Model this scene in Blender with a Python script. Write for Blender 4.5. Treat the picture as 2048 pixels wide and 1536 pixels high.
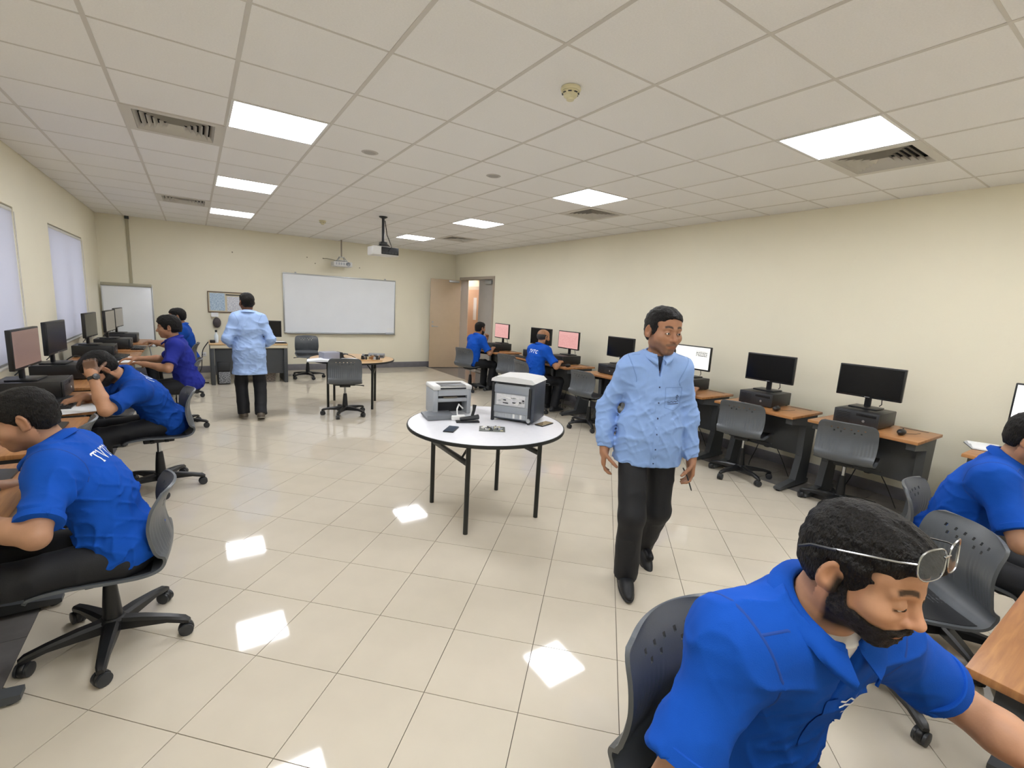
import bpy, bmesh, math, random
import numpy as np
from mathutils import Vector, Matrix
from mathutils.bvhtree import BVHTree
random.seed(7); RNG = np.random.default_rng(11)
for o in list(bpy.data.objects): bpy.data.objects.remove(o)
S = bpy.context.scene
COL = S.collection
PI = math.pi

# ------------------------------------------------------------------ camera
H = 2.785                                   # ceiling height
CAM = (0.3546, -1.2372, 1.6120)
cd = bpy.data.cameras.new('camera'); cam = bpy.data.objects.new('camera', cd); COL.objects.link(cam)
rt = (0.83065195, -0.55412653, 0.05441626); dn = (-0.04670672, -0.16673329, -0.98489517); fw = (0.55482955, 0.81556348, -0.16437876)
cam.matrix_world = Matrix(((rt[0], -dn[0], -fw[0], CAM[0]), (rt[1], -dn[1], -fw[1], CAM[1]), (rt[2], -dn[2], -fw[2], CAM[2]), (0, 0, 0, 1)))
cd.sensor_width = 36; cd.lens = 937.23 / 2048 * 36; cd.clip_start = .05; cd.clip_end = 60
S.camera = cam
# ------------------------------------------------------------------ light
w = bpy.data.worlds.new('world'); S.world = w; w.use_nodes = True
bg = w.node_tree.nodes['Background']; bg.inputs[0].default_value = (.86, .91, 1, 1); bg.inputs[1].default_value = 2.6
PANEL = 15.0                                # radiance of the ceiling panels
S.view_settings.view_transform = 'Standard'; S.view_settings.look = 'None'; S.view_settings.gamma = 1
S.view_settings.use_curve_mapping = False
S.view_settings.exposure = 0.95

# ------------------------------------------------------------------ helpers
def lin(c):
    if isinstance(c, str):
        c = tuple(int(c[i:i+2], 16) / 255 for i in (0, 2, 4))
    return tuple(x / 12.92 if x <= .04045 else ((x + .055) / 1.055) ** 2.4 for x in c) + (1,)
MATS = {}
def mat(name, col, rough=.5, metal=0, var=0, scale=8, bump=0, bscale=60, emit=0, spec=.5, stretch=None, alpha=None, sheen=0, coat=0, attr=None):
    if name in MATS: return MATS[name]
    m = bpy.data.materials.new(name); m.use_nodes = True; MATS[name] = m
    nt = m.node_tree; b = nt.nodes['Principled BSDF']; L = nt.links.new
    c = lin(col); b.inputs['Base Color'].default_value = c
    b.inputs['Roughness'].default_value = rough; b.inputs['Metallic'].default_value = metal
    b.inputs['Specular IOR Level'].default_value = spec
    if sheen: b.inputs['Sheen Weight'].default_value = sheen
    if coat: b.inputs['Coat Weight'].default_value = coat; b.inputs['Coat Roughness'].default_value = .1
    tc = nt.nodes.new('ShaderNodeTexCoord'); src = tc.outputs['Object']
    if stretch:
        mp = nt.nodes.new('ShaderNodeMapping'); mp.inputs['Scale'].default_value = stretch
        L(src, mp.inputs[0]); src = mp.outputs[0]
    if attr:
        a = nt.nodes.new('ShaderNodeAttribute'); a.attribute_name = attr; base = a.outputs['Color']
    else: base = None
    if var:
        n = nt.nodes.new('ShaderNodeTexNoise'); n.inputs['Scale'].default_value = scale; n.inputs['Detail'].default_value = 5
        L(src, n.inputs['Vector'])
        mx = nt.nodes.new('ShaderNodeMix'); mx.data_type = 'RGBA'; mx.blend_type = 'MULTIPLY'; mx.inputs[0].default_value = 1
        r = nt.nodes.new('ShaderNodeMapRange'); r.inputs[1].default_value = .3; r.inputs[2].default_value = .7
        r.inputs[3].default_value = 1 - var; r.inputs[4].default_value = 1 + var
        L(n.outputs[0], r.inputs[0]); L(r.outputs[0], mx.inputs[7])
        if base: L(base, mx.inputs[6])
        else: mx.inputs[6].default_value = c
        L(mx.outputs[2], b.inputs['Base Color'])
    elif base: L(base, b.inputs['Base Color'])
    if bump:
        n2 = nt.nodes.new('ShaderNodeTexNoise'); n2.inputs['Scale'].default_value = bscale; n2.inputs['Detail'].default_value = 4
        L(src, n2.inputs['Vector'])
        bp = nt.nodes.new('ShaderNodeBump'); bp.inputs['Strength'].default_value = bump; bp.inputs['Distance'].default_value = .01
        L(n2.outputs[0], bp.inputs['Height']); L(bp.outputs[0], b.inputs['Normal'])
    if emit: b.inputs['Emission Color'].default_value = c; b.inputs['Emission Strength'].default_value = emit
    if alpha is not None: b.inputs['Alpha'].default_value = alpha
    return m

def wood_mat(name, c1, c2, rough=.35):
    m = bpy.data.materials.new(name); m.use_nodes = True; MATS[name] = m
    nt = m.node_tree; b = nt.nodes['Principled BSDF']; L = nt.links.new; b.inputs['Roughness'].default_value = rough
    tc = nt.nodes.new('ShaderNodeTexCoord'); mp = nt.nodes.new('ShaderNodeMapping'); mp.inputs['Scale'].default_value = (3, 40, 3)
    n = nt.nodes.new('ShaderNodeTexNoise'); n.inputs['Scale'].default_value = 1.5; n.inputs['Detail'].default_value = 6; n.inputs['Distortion'].default_value = .6
    r = nt.nodes.new('ShaderNodeValToRGB'); r.color_ramp.elements[0].position = .3; r.color_ramp.elements[1].position = .72
    r.color_ramp.elements[0].color = lin(c1); r.color_ramp.elements[1].color = lin(c2)
    L(tc.outputs['Object'], mp.inputs[0]); L(mp.outputs[0], n.inputs['Vector']); L(n.outputs[0], r.inputs[0]); L(r.outputs[0], b.inputs['Base Color'])
    return m

def screen_mat(name, bgc, fg, strength, lines=26, area=(0.08, .95, .05, .9), density=.5):
    """flat print of text-like rows on a lit screen; uses the Generated box of the screen mesh (x = width, z = height)"""
    m = bpy.data.materials.new(name); m.use_nodes = True; nt = m.node_tree; L = nt.links.new
    b = nt.nodes['Principled BSDF']; b.inputs['Base Color'].default_value = (.01, .01, .01, 1); b.inputs['Roughness'].default_value = .25
    tc = nt.nodes.new('ShaderNodeTexCoord'); sp = nt.nodes.new('ShaderNodeSeparateXYZ'); L(tc.outputs['Generated'], sp.inputs[0])
    def mth(op, a, bb=None):
        n = nt.nodes.new('ShaderNodeMath'); n.operation = op
        for i, v in enumerate((a, bb)):
            if v is None: continue
            if isinstance(v, (int, float)): n.inputs[i].default_value = v
            else: L(v, n.inputs[i])
        return n.outputs[0]
    X, Z = sp.outputs['X'], sp.outputs['Z']
    row = mth('FLOOR', mth('MULTIPLY', Z, lines)); fr = mth('FRACT', mth('MULTIPLY', Z, lines))
    cb = nt.nodes.new('ShaderNodeCombineXYZ'); L(mth('MULTIPLY', X, 60), cb.inputs[0]); L(mth('MULTIPLY', row, 7.3), cb.inputs[1])
    n = nt.nodes.new('ShaderNodeTexNoise'); n.inputs['Scale'].default_value = 1; n.inputs['Detail'].default_value = 1; L(cb.outputs[0], n.inputs['Vector'])
    k = mth('MULTIPLY', mth('GREATER_THAN', n.outputs[0], density), mth('MULTIPLY', mth('GREATER_THAN', fr, .35), mth('LESS_THAN', fr, .8)))
    for v, a, bb in ((X, area[0], area[1]), (Z, area[2], area[3])):
        k = mth('MULTIPLY', k, mth('MULTIPLY', mth('GREATER_THAN', v, a), mth('LESS_THAN', v, bb)))
    mx = nt.nodes.new('ShaderNodeMix'); mx.data_type = 'RGBA'; L(k, mx.inputs[0]); mx.inputs[6].default_value = lin(bgc); mx.inputs[7].default_value = lin(fg)
    L(mx.outputs[2], b.inputs['Emission Color']); b.inputs['Emission Strength'].default_value = strength
    return m

class B:
    """collects shapes into one bmesh"""
    def __init__(s): s.bm = bmesh.new()
    def box(s, x0, x1, y0, y1, z0, z1, bev=0, seg=2, M=None):
        t = bmesh.new(); bmesh.ops.create_cube(t, size=1)
        for v in t.verts: v.co = Vector(((x0+x1)/2 + v.co.x*(x1-x0), (y0+y1)/2 + v.co.y*(y1-y0), (z0+z1)/2 + v.co.z*(z1-z0)))
        if bev: bmesh.ops.bevel(t, geom=list(t.edges), offset=bev, segments=seg, profile=.5, affect='EDGES')
        return s.add(t, M)
    def add(s, t, M=None):
        if M is not None: bmesh.ops.transform(t, matrix=M, verts=t.verts)
        me = bpy.data.meshes.new('tmp'); t.to_mesh(me); t.free(); s.bm.from_mesh(me); bpy.data.meshes.remove(me); return s
    def tube(s, pts, r, n=8, cap=True, close=False):
        pts = [Vector(p) for p in pts]; N = len(pts); rr = r if isinstance(r, (list, tuple)) else [r]*N
        rings = []; up = None
        for i, p in enumerate(pts):
            a = pts[i-1] if (i > 0 or close) else p; c = pts[(i+1) % N] if (i < N-1 or close) else p
            t = (c-a).normalized()
            if up is None: up = t.orthogonal().normalized()
            up = (up - t*up.dot(t)).normalized() if (up - t*up.dot(t)).length > 1e-6 else t.orthogonal().normalized()
            q = t.cross(up)
            rings.append([s.bm.verts.new(p + (up*math.cos(2*PI*k/n) + q*math.sin(2*PI*k/n))*rr[i]) for k in range(n)])
        for i in range(N if close else N-1):
            A, C = rings[i], rings[(i+1) % N]
            for k in range(n): s.bm.faces.new((A[k], A[(k+1) % n], C[(k+1) % n], C[k]))
        if cap and not close:
            s.bm.faces.new(rings[0][::-1]); s.bm.faces.new(rings[-1])
        return s
    def lathe(s, prof, n=24, c=(0, 0, 0), axis='z'):
        def P(r, z, a):
            x, y = r*math.cos(a), r*math.sin(a)
            v = {'z': (x, y, z), 'x': (z, x, y), 'y': (x, z, -y)}[axis]
            return Vector(v) + Vector(c)
        rings = []
        for r, z in prof:
            if r < 1e-6: rings.append([s.bm.verts.new(P(0, z, 0))])
            else: rings.append([s.bm.verts.new(P(r, z, 2*PI*k/n)) for k in range(n)])
        for A, C in zip(rings, rings[1:]):
            for k in range(n):
                k2 = (k+1) % n
                if len(A) == 1 and len(C) == 1: continue
                if len(A) == 1: s.bm.faces.new((A[0], C[k2], C[k]))
                elif len(C) == 1: s.bm.faces.new((A[k], A[k2], C[0]))
                else: s.bm.faces.new((A[k], A[k2], C[k2], C[k]))
        return s
    def prism(s, poly, h0, h1, axis='z', M=None):
        f = {'z': lambda p, h: (p[0], p[1], h), 'y': lambda p, h: (p[0], h, p[1]), 'x': lambda p, h: (h, p[0], p[1])}[axis]
        t = bmesh.new()
        a = [t.verts.new(f(p, h0)) for p in poly]; b = [t.verts.new(f(p, h1)) for p in poly]; n = len(poly)
        t.faces.new(a[::-1]); t.faces.new(b)
        for i in range(n): t.faces.new((a[i], a[(i+1) % n], b[(i+1) % n], b[i]))
        bmesh.ops.recalc_face_normals(t, faces=t.faces)
        return s.add(t, M)
    def quad(s, *p): s.bm.faces.new([s.bm.verts.new(x) for x in p]); return s
    def sph(s, c, r, n=12, sc=(1, 1, 1)):
        t = bmesh.new(); bmesh.ops.create_uvsphere(t, u_segments=n, v_segments=max(6, n//2), radius=r)
        for v in t.verts: v.co = Vector((v.co.x*sc[0], v.co.y*sc[1], v.co.z*sc[2])) + Vector(c)
        return s.add(t)
    def mesh(s, name='m', smooth=True, ang=35):
        bmesh.ops.recalc_face_normals(s.bm, faces=s.bm.faces)
        me = bpy.data.meshes.new(name); s.bm.to_mesh(me); s.bm.free()
        if smooth:
            me.polygons.foreach_set('use_smooth', [True]*len(me.polygons)); me.set_sharp_from_angle(angle=math.radians(ang))
        return me
    def build(s, name, m, parent=None, loc=None, rot=None, smooth=True, ang=35):
        return link(name, s.mesh(name, smooth, ang), m, parent, loc, rot)
def link(name, me, m, parent=None, loc=None, rot=None):
    if m is not None and len(me.materials) == 0: me.materials.append(m if not isinstance(m, str) else MATS[m])
    o = bpy.data.objects.new(name, me); COL.objects.link(o)
    if parent: o.parent = parent
    if loc is not None: o.location = loc
    if rot is not None: o.rotation_euler = rot if isinstance(rot, (tuple, list)) else (0, 0, rot)
    return o
def tag(o, label, cat, group=None):
    o['label'] = label; o['category'] = cat
    if group: o['group'] = group
    return o
def thing(name, label, cat, loc=(0, 0, 0), rz=0, group=None):
    o = bpy.data.objects.new(name, None); COL.objects.link(o); o.empty_display_size = .1
    o.location = loc; o.rotation_euler = (0, 0, rz)
    return tag(o, label, cat, group)
def struct(o): o['kind'] = 'structure'; return o
def copy_tree(o, parent=None):
    c = o.copy(); COL.objects.link(c); c.parent = parent
    for ch in o.children: copy_tree(ch, c)
    return c
def dup(o, loc, rz, label, group=None):
    c = copy_tree(o); c.location = loc; c.rotation_euler = (0, 0, rz); c['label'] = label
    if group: c['group'] = group
    return c

# ------------------------------------------------------------------ materials
WALL = mat('wall_paint', 'f0ead4', .55, var=.02, scale=1.2, bump=.06, bscale=90)
CEIL = mat('ceiling_tile', 'f3f2f0', .8, var=.025, scale=120, bump=.15, bscale=220)
GRID = mat('ceiling_grid', 'd2cec7', .4)
BASEB = mat('baseboard_grey', '77757a', .35, var=.1, scale=10)
TILE = mat('floor_tile', 'c8bfae', .05, var=.03, scale=5, spec=.5)
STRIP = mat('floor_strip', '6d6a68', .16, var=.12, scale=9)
GROUT = mat('grout', '5d564b', .8)
WHITE = mat('white_plastic', 'e6e6e4', .4)
BLACK = mat('black_plastic', '17181a', .38, var=.1, scale=40)
DARK = mat('dark_metal', '2c2e31', .4, var=.05)
DESKG = mat('desk_grey', '44474a', .45, var=.05, scale=12)
SHELL = mat('chair_shell', '55595d', .38, var=.05, scale=15, bump=.05, bscale=300)
PAD = mat('seat_pad', '1b1c1f', .5, bump=.1, bscale=200)
CHROME = mat('chrome', 'b9bcc0', .2, 1)
ALU = mat('aluminium', 'b5b8ba', .35, .8)
WOOD = wood_mat('desk_wood', '94623c', 'b4824f')
WOODL = wood_mat('pale_wood', 'c09a6c', 'd6b78c')
BOARD = mat('whiteboard', 'f0f4f9', .22, var=.015, scale=3)
BLIND = None
SCR_OFF = mat('screen_off', '0c0d0e', .22)
DOORM = mat('door_paint', 'bfa98c', .4, var=.02)
# ================================================================== the room
XL, XR, YF, YN = -.98, 5.83, 9.60, -2.05
SL, SR = -.352, 5.08                        # inner edges of the dark border strips
struct(B().box(XL-.2, XR+.2, YN-.2, YF+.2, -.12, -.006).build('floor', GROUT, smooth=False)); FLOOR = bpy.data.objects['floor']

def clip(poly, rect):
    for ax, lim, sg in ((0, rect[0], 1), (0, rect[1], -1), (1, rect[2], 1), (1, rect[3], -1)):
        out = []
        for i, p in enumerate(poly):
            q = poly[(i+1) % len(poly)]; a = sg*(p[ax]-lim); b = sg*(q[ax]-lim)
            if a >= 0: out.append(p)
            if (a >= 0) != (b >= 0):
                t = a/(a-b); out.append((p[0]+t*(q[0]-p[0]), p[1]+t*(q[1]-p[1])))
        poly = out
        if len(poly) < 3: return []
    return poly
def area(p): return abs(sum(p[i][0]*p[(i+1) % len(p)][1]-p[(i+1) % len(p)][0]*p[i][1] for i in range(len(p))))/2
T = .4; g = .0016; c45 = math.sqrt(.5)
ORG = (1.359, .633)                         # a joint crossing
cells = []
for i in range(-40, 40):
    for j in range(-40, 40):
        cs = [(i*T+g, j*T+g), ((i+1)*T-g, j*T+g), ((i+1)*T-g, (j+1)*T-g), (i*T+g, (j+1)*T-g)]
        poly = [(ORG[0]+(a-b)*c45, ORG[1]+(a+b)*c45) for a, b in cs]
        p2 = clip(poly, (SL, SR, YN, YF))
        if len(p2) >= 3 and area(p2) > .0008: cells.append((p2, abs(area(p2)-(T-2*g)**2) < 1e-6))
def tilescore(c):
    x = sum(p[0] for p in c[0])/len(c[0])-CAM[0]; y = sum(p[1] for p in c[0])/len(c[0])-CAM[1]
    d = x*fw[0]+y*fw[1]+(-CAM[2])*fw[2]; r = x*rt[0]+y*rt[1]-CAM[2]*rt[2]; dd = x*dn[0]+y*dn[1]-CAM[2]*dn[2]
    if d < .2: return 1e6
    return d if (abs(r/d) < 1.15 and abs(dd/d) < .88) else 1e3+d
cells.sort(key=tilescore)
fullme = None
for k, (p, full) in enumerate(cells[:300]):
    cx = sum(q[0] for q in p)/len(p); cy = sum(q[1] for q in p)/len(p)
    if full and fullme: me = fullme
    else:
        me = B().prism([(q[0]-cx, q[1]-cy) for q in p], -.006, 0).mesh('floor_tile', False)
        me.materials.append(TILE)
        if full: fullme = me
    o = link('floor_tile', me, None, FLOOR, (cx, cy, 0))
rest = B()
for p, full in cells[300:]: rest.prism(p, -.006, 0)
o = rest.build('floor_tiles_beyond', TILE, FLOOR, smooth=False); o['kind'] = 'stuff'
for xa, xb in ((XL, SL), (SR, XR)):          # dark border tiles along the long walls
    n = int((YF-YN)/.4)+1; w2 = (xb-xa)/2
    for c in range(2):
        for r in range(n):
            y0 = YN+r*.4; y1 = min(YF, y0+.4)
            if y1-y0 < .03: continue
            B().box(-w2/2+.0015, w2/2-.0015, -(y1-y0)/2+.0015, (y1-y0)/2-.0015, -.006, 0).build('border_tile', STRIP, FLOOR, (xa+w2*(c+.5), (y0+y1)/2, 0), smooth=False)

# ---- ceiling: slab, tiles, runners
struct(B().box(XL-.2, XR+.2, YN-.2, YF+.2, H+.075, H+.15).build('ceiling', CEIL, smooth=False)); CE = bpy.data.objects['ceiling']
LIGHTS = [(1, j) for j in (-3.0, 0, 4, 8, 12)] + [(6, j) for j in (-3.0, 0, 4, 8, 12)]
LIGHTS = [(i, int(j)) for i, j in LIGHTS]
VENTS = [(0, 5), (0, 11), (7, 0), (7, 5), (7, 11)]
fullc = None
for i in range(-2, 10):
    for j in range(-4, 17):
        if (i, j) in LIGHTS or (i, j) in VENTS: continue
        x0, x1 = max(XL, i*.6)+.004, min(XR, (i+1)*.6)-.004; y0, y1 = max(YN, j*.6)+.004, min(YF, (j+1)*.6)-.004
        if x1-x0 < .02 or y1-y0 < .02: continue
        full = abs(x1-x0-.592) < 1e-6 and abs(y1-y0-.592) < 1e-6
        if full and fullc: me = fullc
        else:
            me = B().box(-(x1-x0)/2, (x1-x0)/2, -(y1-y0)/2, (y1-y0)/2, 0, .015).mesh('ceiling_tile', False); me.materials.append(CEIL)
            if full: fullc = me
        link('ceiling_tile', me, None, CE, ((x0+x1)/2, (y0+y1)/2, H))
for i in range(-1, 10):
    B().box(-.0105, .0105, YN, YF, -.002, .02).build('grid_runner', GRID, CE, (i*.6, 0, H), smooth=False)
for j in range(-3, 16):
    B().box(XL, XR, -.007, .007, -.0015, .02).build('grid_crossbar', GRID, CE, (0, j*.6, H), smooth=False)

# ---- ceiling lights
LENS = mat('light_diffuser', 'f3f3ff', .5, emit=PANEL)
nt = LENS.node_tree; bp = nt.nodes['Principled BSDF']; bp.inputs['Emission Color'].default_value = (.93, .95, 1, 1)
def ring_frame(a, b, z0, z1):
    q = B()
    q.box(-a, a, b, a, z0, z1); q.box(-a, a, -a, -b, z0, z1); q.box(-a, -b, -b, b, z0, z1); q.box(b, a, -b, b, z0, z1)
    return q
fme = ring_frame(.295, .278, -.004, .02).mesh('frame', False); fme.materials.append(WHITE)
dme = B().box(-.278, .278, -.278, .278, 0, .01).mesh('diffuser', False); dme.materials.append(LENS)
where = {(1, 4): 'on the window side next to the larger vent', (1, 8): 'on the window side, middle of its row', (1, 12): 'on the window side, closest to the whiteboard wall',
         (1, 0): 'in the row by the windows above the first seated student', (1, -3): 'in the row by the windows by the back wall', (6, -3): 'in the row by the door wall, by the back wall',
         (6, 0): 'touching a vent above the empty desks', (6, 4): 'above the walking man, touching a vent', (6, 8): 'on the door side without a vent beside it',
         (6, 12): 'on the door side, closest to the open door'}
for ij in LIGHTS:
    t = thing('ceiling_light', 'bright square ceiling panel light ' + where[ij], 'light', (ij[0]*.6+.3, ij[1]*.6+.3, H), 0, 'ceiling panel lights')
    link('frame', fme, None, t); link('diffuser', dme, None, t)
# ---- square vents: four-way louvres
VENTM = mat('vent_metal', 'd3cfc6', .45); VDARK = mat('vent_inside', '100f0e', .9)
vf = ring_frame(.297, .24, -.006, .004).mesh('frame', False); vf.materials.append(VENTM)
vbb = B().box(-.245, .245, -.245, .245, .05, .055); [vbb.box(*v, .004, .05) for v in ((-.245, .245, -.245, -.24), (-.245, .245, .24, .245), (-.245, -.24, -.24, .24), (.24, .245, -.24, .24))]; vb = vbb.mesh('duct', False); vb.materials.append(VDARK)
rings = []
for k in range(6):
    a = .238-.036*k; q = B(); d = .022; zz = .030
    for s in range(4):
        R = Matrix.Rotation(s*PI/2, 4, 'Z')
        q.bm.faces.new([q.bm.verts.new(R @ Vector(v)) for v in ((-a, -a, -.004), (a, -a, -.004), (a-d, -a+d, zz), (-a+d, -a+d, zz))])
    me = q.mesh('louvre', False); me.materials.append(VENTM); rings.append(me)
vl = {(0, 5): 'beside the panel light nearest the first students', (0, 11): 'between the last panel lights on the window side', (7, 0): 'beside the panel light over the empty desks',
      (7, 5): 'beyond the panel light above the walking man', (7, 11): 'next to the panel light closest to the door'}
for ij in VENTS:
    t = thing('ceiling_vent', 'square white louvred ceiling vent ' + vl[ij], 'vent', (ij[0]*.6+.3, ij[1]*.6+.3, H), 0, 'ceiling vents')
    link('frame', vf, None, t); link('duct', vb, None, t)
    for me in rings: link('louvre', me, None, t)
# ---- smoke detectors, discs
CREAM = mat('cream_plastic', 'd9d2b0', .45)
for (x, y), lab in (((2.09, .907), 'round cream smoke detector with slotted dome above the round table'), ((2.11, 6.95), 'small round cream smoke detector in front of the whiteboard')):
    t = thing('smoke_detector', lab, 'smoke detector', (x, y, H), 0, 'smoke detectors')
    B().lathe([(0, -.002), (.052, -.002), (.055, -.012), (.05, -.022), (0, -.022)]).build('base', CREAM, t)
    B().lathe([(0, -.022), (.045, -.022), (.046, -.03), (.04, -.033), (.038, -.038)][1:] + [(.036, -.046), (.022, -.056), (.02, -.064), (0, -.066)]).build('dome', CREAM, t)
    for k in range(8):
        a = k*PI/4; B().box(-.009, .009, .038, .0465, -.0345, -.031, M=Matrix.Rotation(a, 4, 'Z')).build('slot', DARK, t, smooth=False)
for (x, y), lab in (((1.606, 2.853), 'flat round white cover on the ceiling beside the lavender panel light'), ((2.707, 2.713), 'flat round grey cover on the ceiling between the two light rows')):
    t = thing('ceiling_disc', lab, 'ceiling cover', (x, y, H))
    B().lathe([(0, -.004), (.06, -.004), (.068, 0), (.068, .004), (0, .004)]).build('plate', mat('disc', 'bdb9b4', .5), t)
    B().lathe([(0, -.0055), (.045, -.0055), (.047, -.004), (0, -.004)]).build('inner_plate', mat('disc2', 'aaa7a2', .5), t)

# ---- walls
W1 = (6.27, 8.22, .86, 2.24); W2 = (3.05, 5.02, .86, 2.26)      # windows in the left wall (y0,y1,z0,z1)
q = B(); ys = [YN-.2, W2[0], W2[1], W1[0], W1[1], YF+.2]; zt = 2.25; zb = .86
q.box(XL-.2, XL, YN-.2, YF+.2, -.006, zb); q.box(XL-.2, XL, YN-.2, YF+.2, zt, H+.09)
for a, b in ((ys[0], ys[1]), (ys[2], ys[3]), (ys[4], ys[5])): q.box(XL-.2, XL, a, b, zb, zt)
struct(q.build('wall_left', WALL, smooth=False))
DY0, DY1, DZ = 7.72, 9.29, 2.2
q = B(); q.box(XR, XR+.18, YN-.2, DY0, -.006, H+.09); q.box(XR, XR+.18, DY1, YF, -.006, H+.09); q.box(XR, XR+.18, DY0, DY1, DZ, H+.09)
struct(q.build('wall_right', WALL, smooth=False))
struct(B().box(XL, XR+.18, YF, YF+.2, -.006, H+.09).build('wall_far', WALL, smooth=False))
struct(B().box(XL, XR+.18, YN-.2, YN, -.006, H+.09).build('wall_near', WALL, smooth=False))
struct(B().box(XL, XR, YF-.014, YF, 0, .13, .003).build('baseboard_far', BASEB))
q = B(); q.box(XR-.014, XR, YN, DY0-.05, 0, .11, .003); q.box(XR-.014, XR, DY1+.05, YF-.014, 0, .11, .003); struct(q.build('baseboard_right', BASEB))
struct(B().box(XL, XL+.014, YN, YF-.014, 0, .11, .003).build('baseboard_left', BASEB))
# plaster scars above the board
SC = mat('wall_mark', '8f8870', .8)
for k, (x, z) in enumerate(((1.01, 2.34), (2.36, 2.38), (2.68, 2.39), (2.52, 2.27), (3.45, 2.26))):
    o = B().lathe([(0, 0), (.012, 0), (.009, -.004), (0, -.005)], 8, axis='y').build('screw_hole', SC, bpy.data.objects['wall_far'], (x, YF-.0, z))

# ---- windows with lowered roller blinds
GL = mat('window_glass', 'dfe9ee', .02, alpha=.25); WF = mat('window_frame', 'd8d6cf', .4)
m = bpy.data.materials.new('blind_fabric'); m.use_nodes = True; nt = m.node_tree
pb = nt.nodes['Principled BSDF']; pb.inputs['Base Color'].default_value = lin('d6d5da'); pb.inputs['Roughness'].default_value = .8
tr = nt.nodes.new('ShaderNodeBsdfTranslucent'); tr.inputs[0].default_value = lin('d5d5dc'); ms = nt.nodes.new('ShaderNodeMixShader'); ms.inputs[0].default_value = .4
nt.links.new(pb.outputs[0], ms.inputs[1]); nt.links.new(tr.outputs[0], ms.inputs[2]); nt.links.new(ms.outputs[0], nt.nodes['Material Output'].inputs[0]); BLIND = m
for n, (y0, y1, z0, z1) in ((1, W1), (2, W2)):
    z0, z1 = zb, zt
    t = bpy.data.objects.new('window_%d' % n, None); COL.objects.link(t); t.location = (XL, (y0+y1)/2, z0); struct(t)
    hw = (y1-y0)/2; h = z1-z0
    q = B(); q.box(-.16, -.1, -hw, hw, 0, .05); q.box(-.16, -.1, -hw, hw, h-.05, h); q.box(-.16, -.1, -hw, -hw+.05, .05, h-.05); q.box(-.16, -.1, hw-.05, hw, .05, h-.05); q.box(-.16, -.1, -.025, .025, .05, h-.05)
    q.build('window_frame', WF, t, smooth=False)
    for s in (-1, 1): B().box(-.133, -.128, (s*hw/2)-hw/2+.037, (s*hw/2)+hw/2-.037, .05, h-.05).build('pane', GL, t, smooth=False)
    B().box(-.16, .015, -hw, hw, -.0, .02, .004).build('window_sill', WF, t)
    bl = B(); N = 24
    bl.box(-.012, -.009, -hw+.005, hw-.005, .025, h-.02); b_ = bl.build('blind', BLIND, t, smooth=False)
    B().tube([(-.03, -hw+.01, h-.03), (-.03, hw-.01, h-.03)], .026, 14).build('roller', WF, t)
    B().box(-.016, -.005, -hw+.01, hw-.01, .021, .041, .003).build('bottom_rail', ALU, t)
    B().tube([(.006, hw-.005, h-.04), (.006, hw-.003, .35), (.006, hw-.003, -.1)], .003, 5).build('pull_cord', WF, t)

# ---- double door: one leaf swung in against the far wall, one closed leaf, corridor behind
t = bpy.data.objects.new('door_1', None); COL.objects.link(t); t.location = (XR, (DY0+DY1)/2, 0); struct(t)
hw = (DY1-DY0)/2; FRM = mat('door_frame', 'a89c8d', .4)
q = B(); q.box(-.02, .2, -hw-.03, -hw+.035, 0, DZ+.03, .004); q.box(-.02, .2, hw-.035, hw+.03, 0, DZ+.03, .004); q.box(-.02, .2, -hw+.035, hw-.035, DZ-.035, DZ+.03, .004); q.build('door_frame', FRM, t)
def leaf(name, w_, M, handle=True):
    me = B().box(0, w_, -.02, .02, .01, DZ-.045, .004).mesh(name)
    o = link(name, me, DOORM, t); o.matrix_local = M
    if handle:
        for s in (-1, 1):
            B().lathe([(0, 0), (.027, 0), (.025, s*.008), (0, s*.008)], 16, (w_-.065, s*.02, 1.02), 'y').build('rose', ALU, o)
            B().lathe([(0, 0), (.022, 0), (.02, s*.006), (0, s*.006)], 16, (w_-.065, s*.02, 1.12), 'y').build('lock_plate', ALU, o)
            B().tube([(w_-.065, s*.022, 1.02), (w_-.065, s*.065, 1.02), (w_-.085, s*.07, 1.02), (w_-.19, s*.07, 1.015)], .009, 8).build('lever_handle', ALU, o)
    return o
lw = hw-.04
# open leaf hinged at the far jamb, turned into the room
l1 = leaf('door_leaf', lw, Matrix.Translation((-.02, hw-.045, 0)) @ Matrix.Rotation(math.radians(-193), 4, 'Z'))
B().box(.05, .3, .022, .06, DZ-.11, DZ-.06, .004).build('door_closer', ALU, l1)
for z in (.25, 1.1, 1.95): B().tube([(0, 0, z-.05), (0, 0, z+.05)], .01, 8).build('hinge', ALU, l1)
GREYD = mat('door_leaf_grey', 'a9a39b', .4, var=.02)
l2 = leaf('door_leaf', lw*.93, Matrix.Translation((.04, -hw+.045, 0)) @ Matrix.Rotation(math.radians(88), 4, 'Z'), False); l2.data.materials.clear(); l2.data.materials.append(GREYD)
B().box(.03, .32, .022, .075, DZ-.14, DZ-.06, .006).build('door_closer', ALU, l2)
B().tube([(.2, .06, DZ-.055), (.45, .09, DZ-.05), (.25, .03, DZ-.045)], .007, 6).build('closer_arm', ALU, l2)
for z in (.25, 1.1, 1.95): B().tube([(0, .0, z-.05), (0, .0, z+.05)], .012, 8).build('hinge', ALU, l2)
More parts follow.
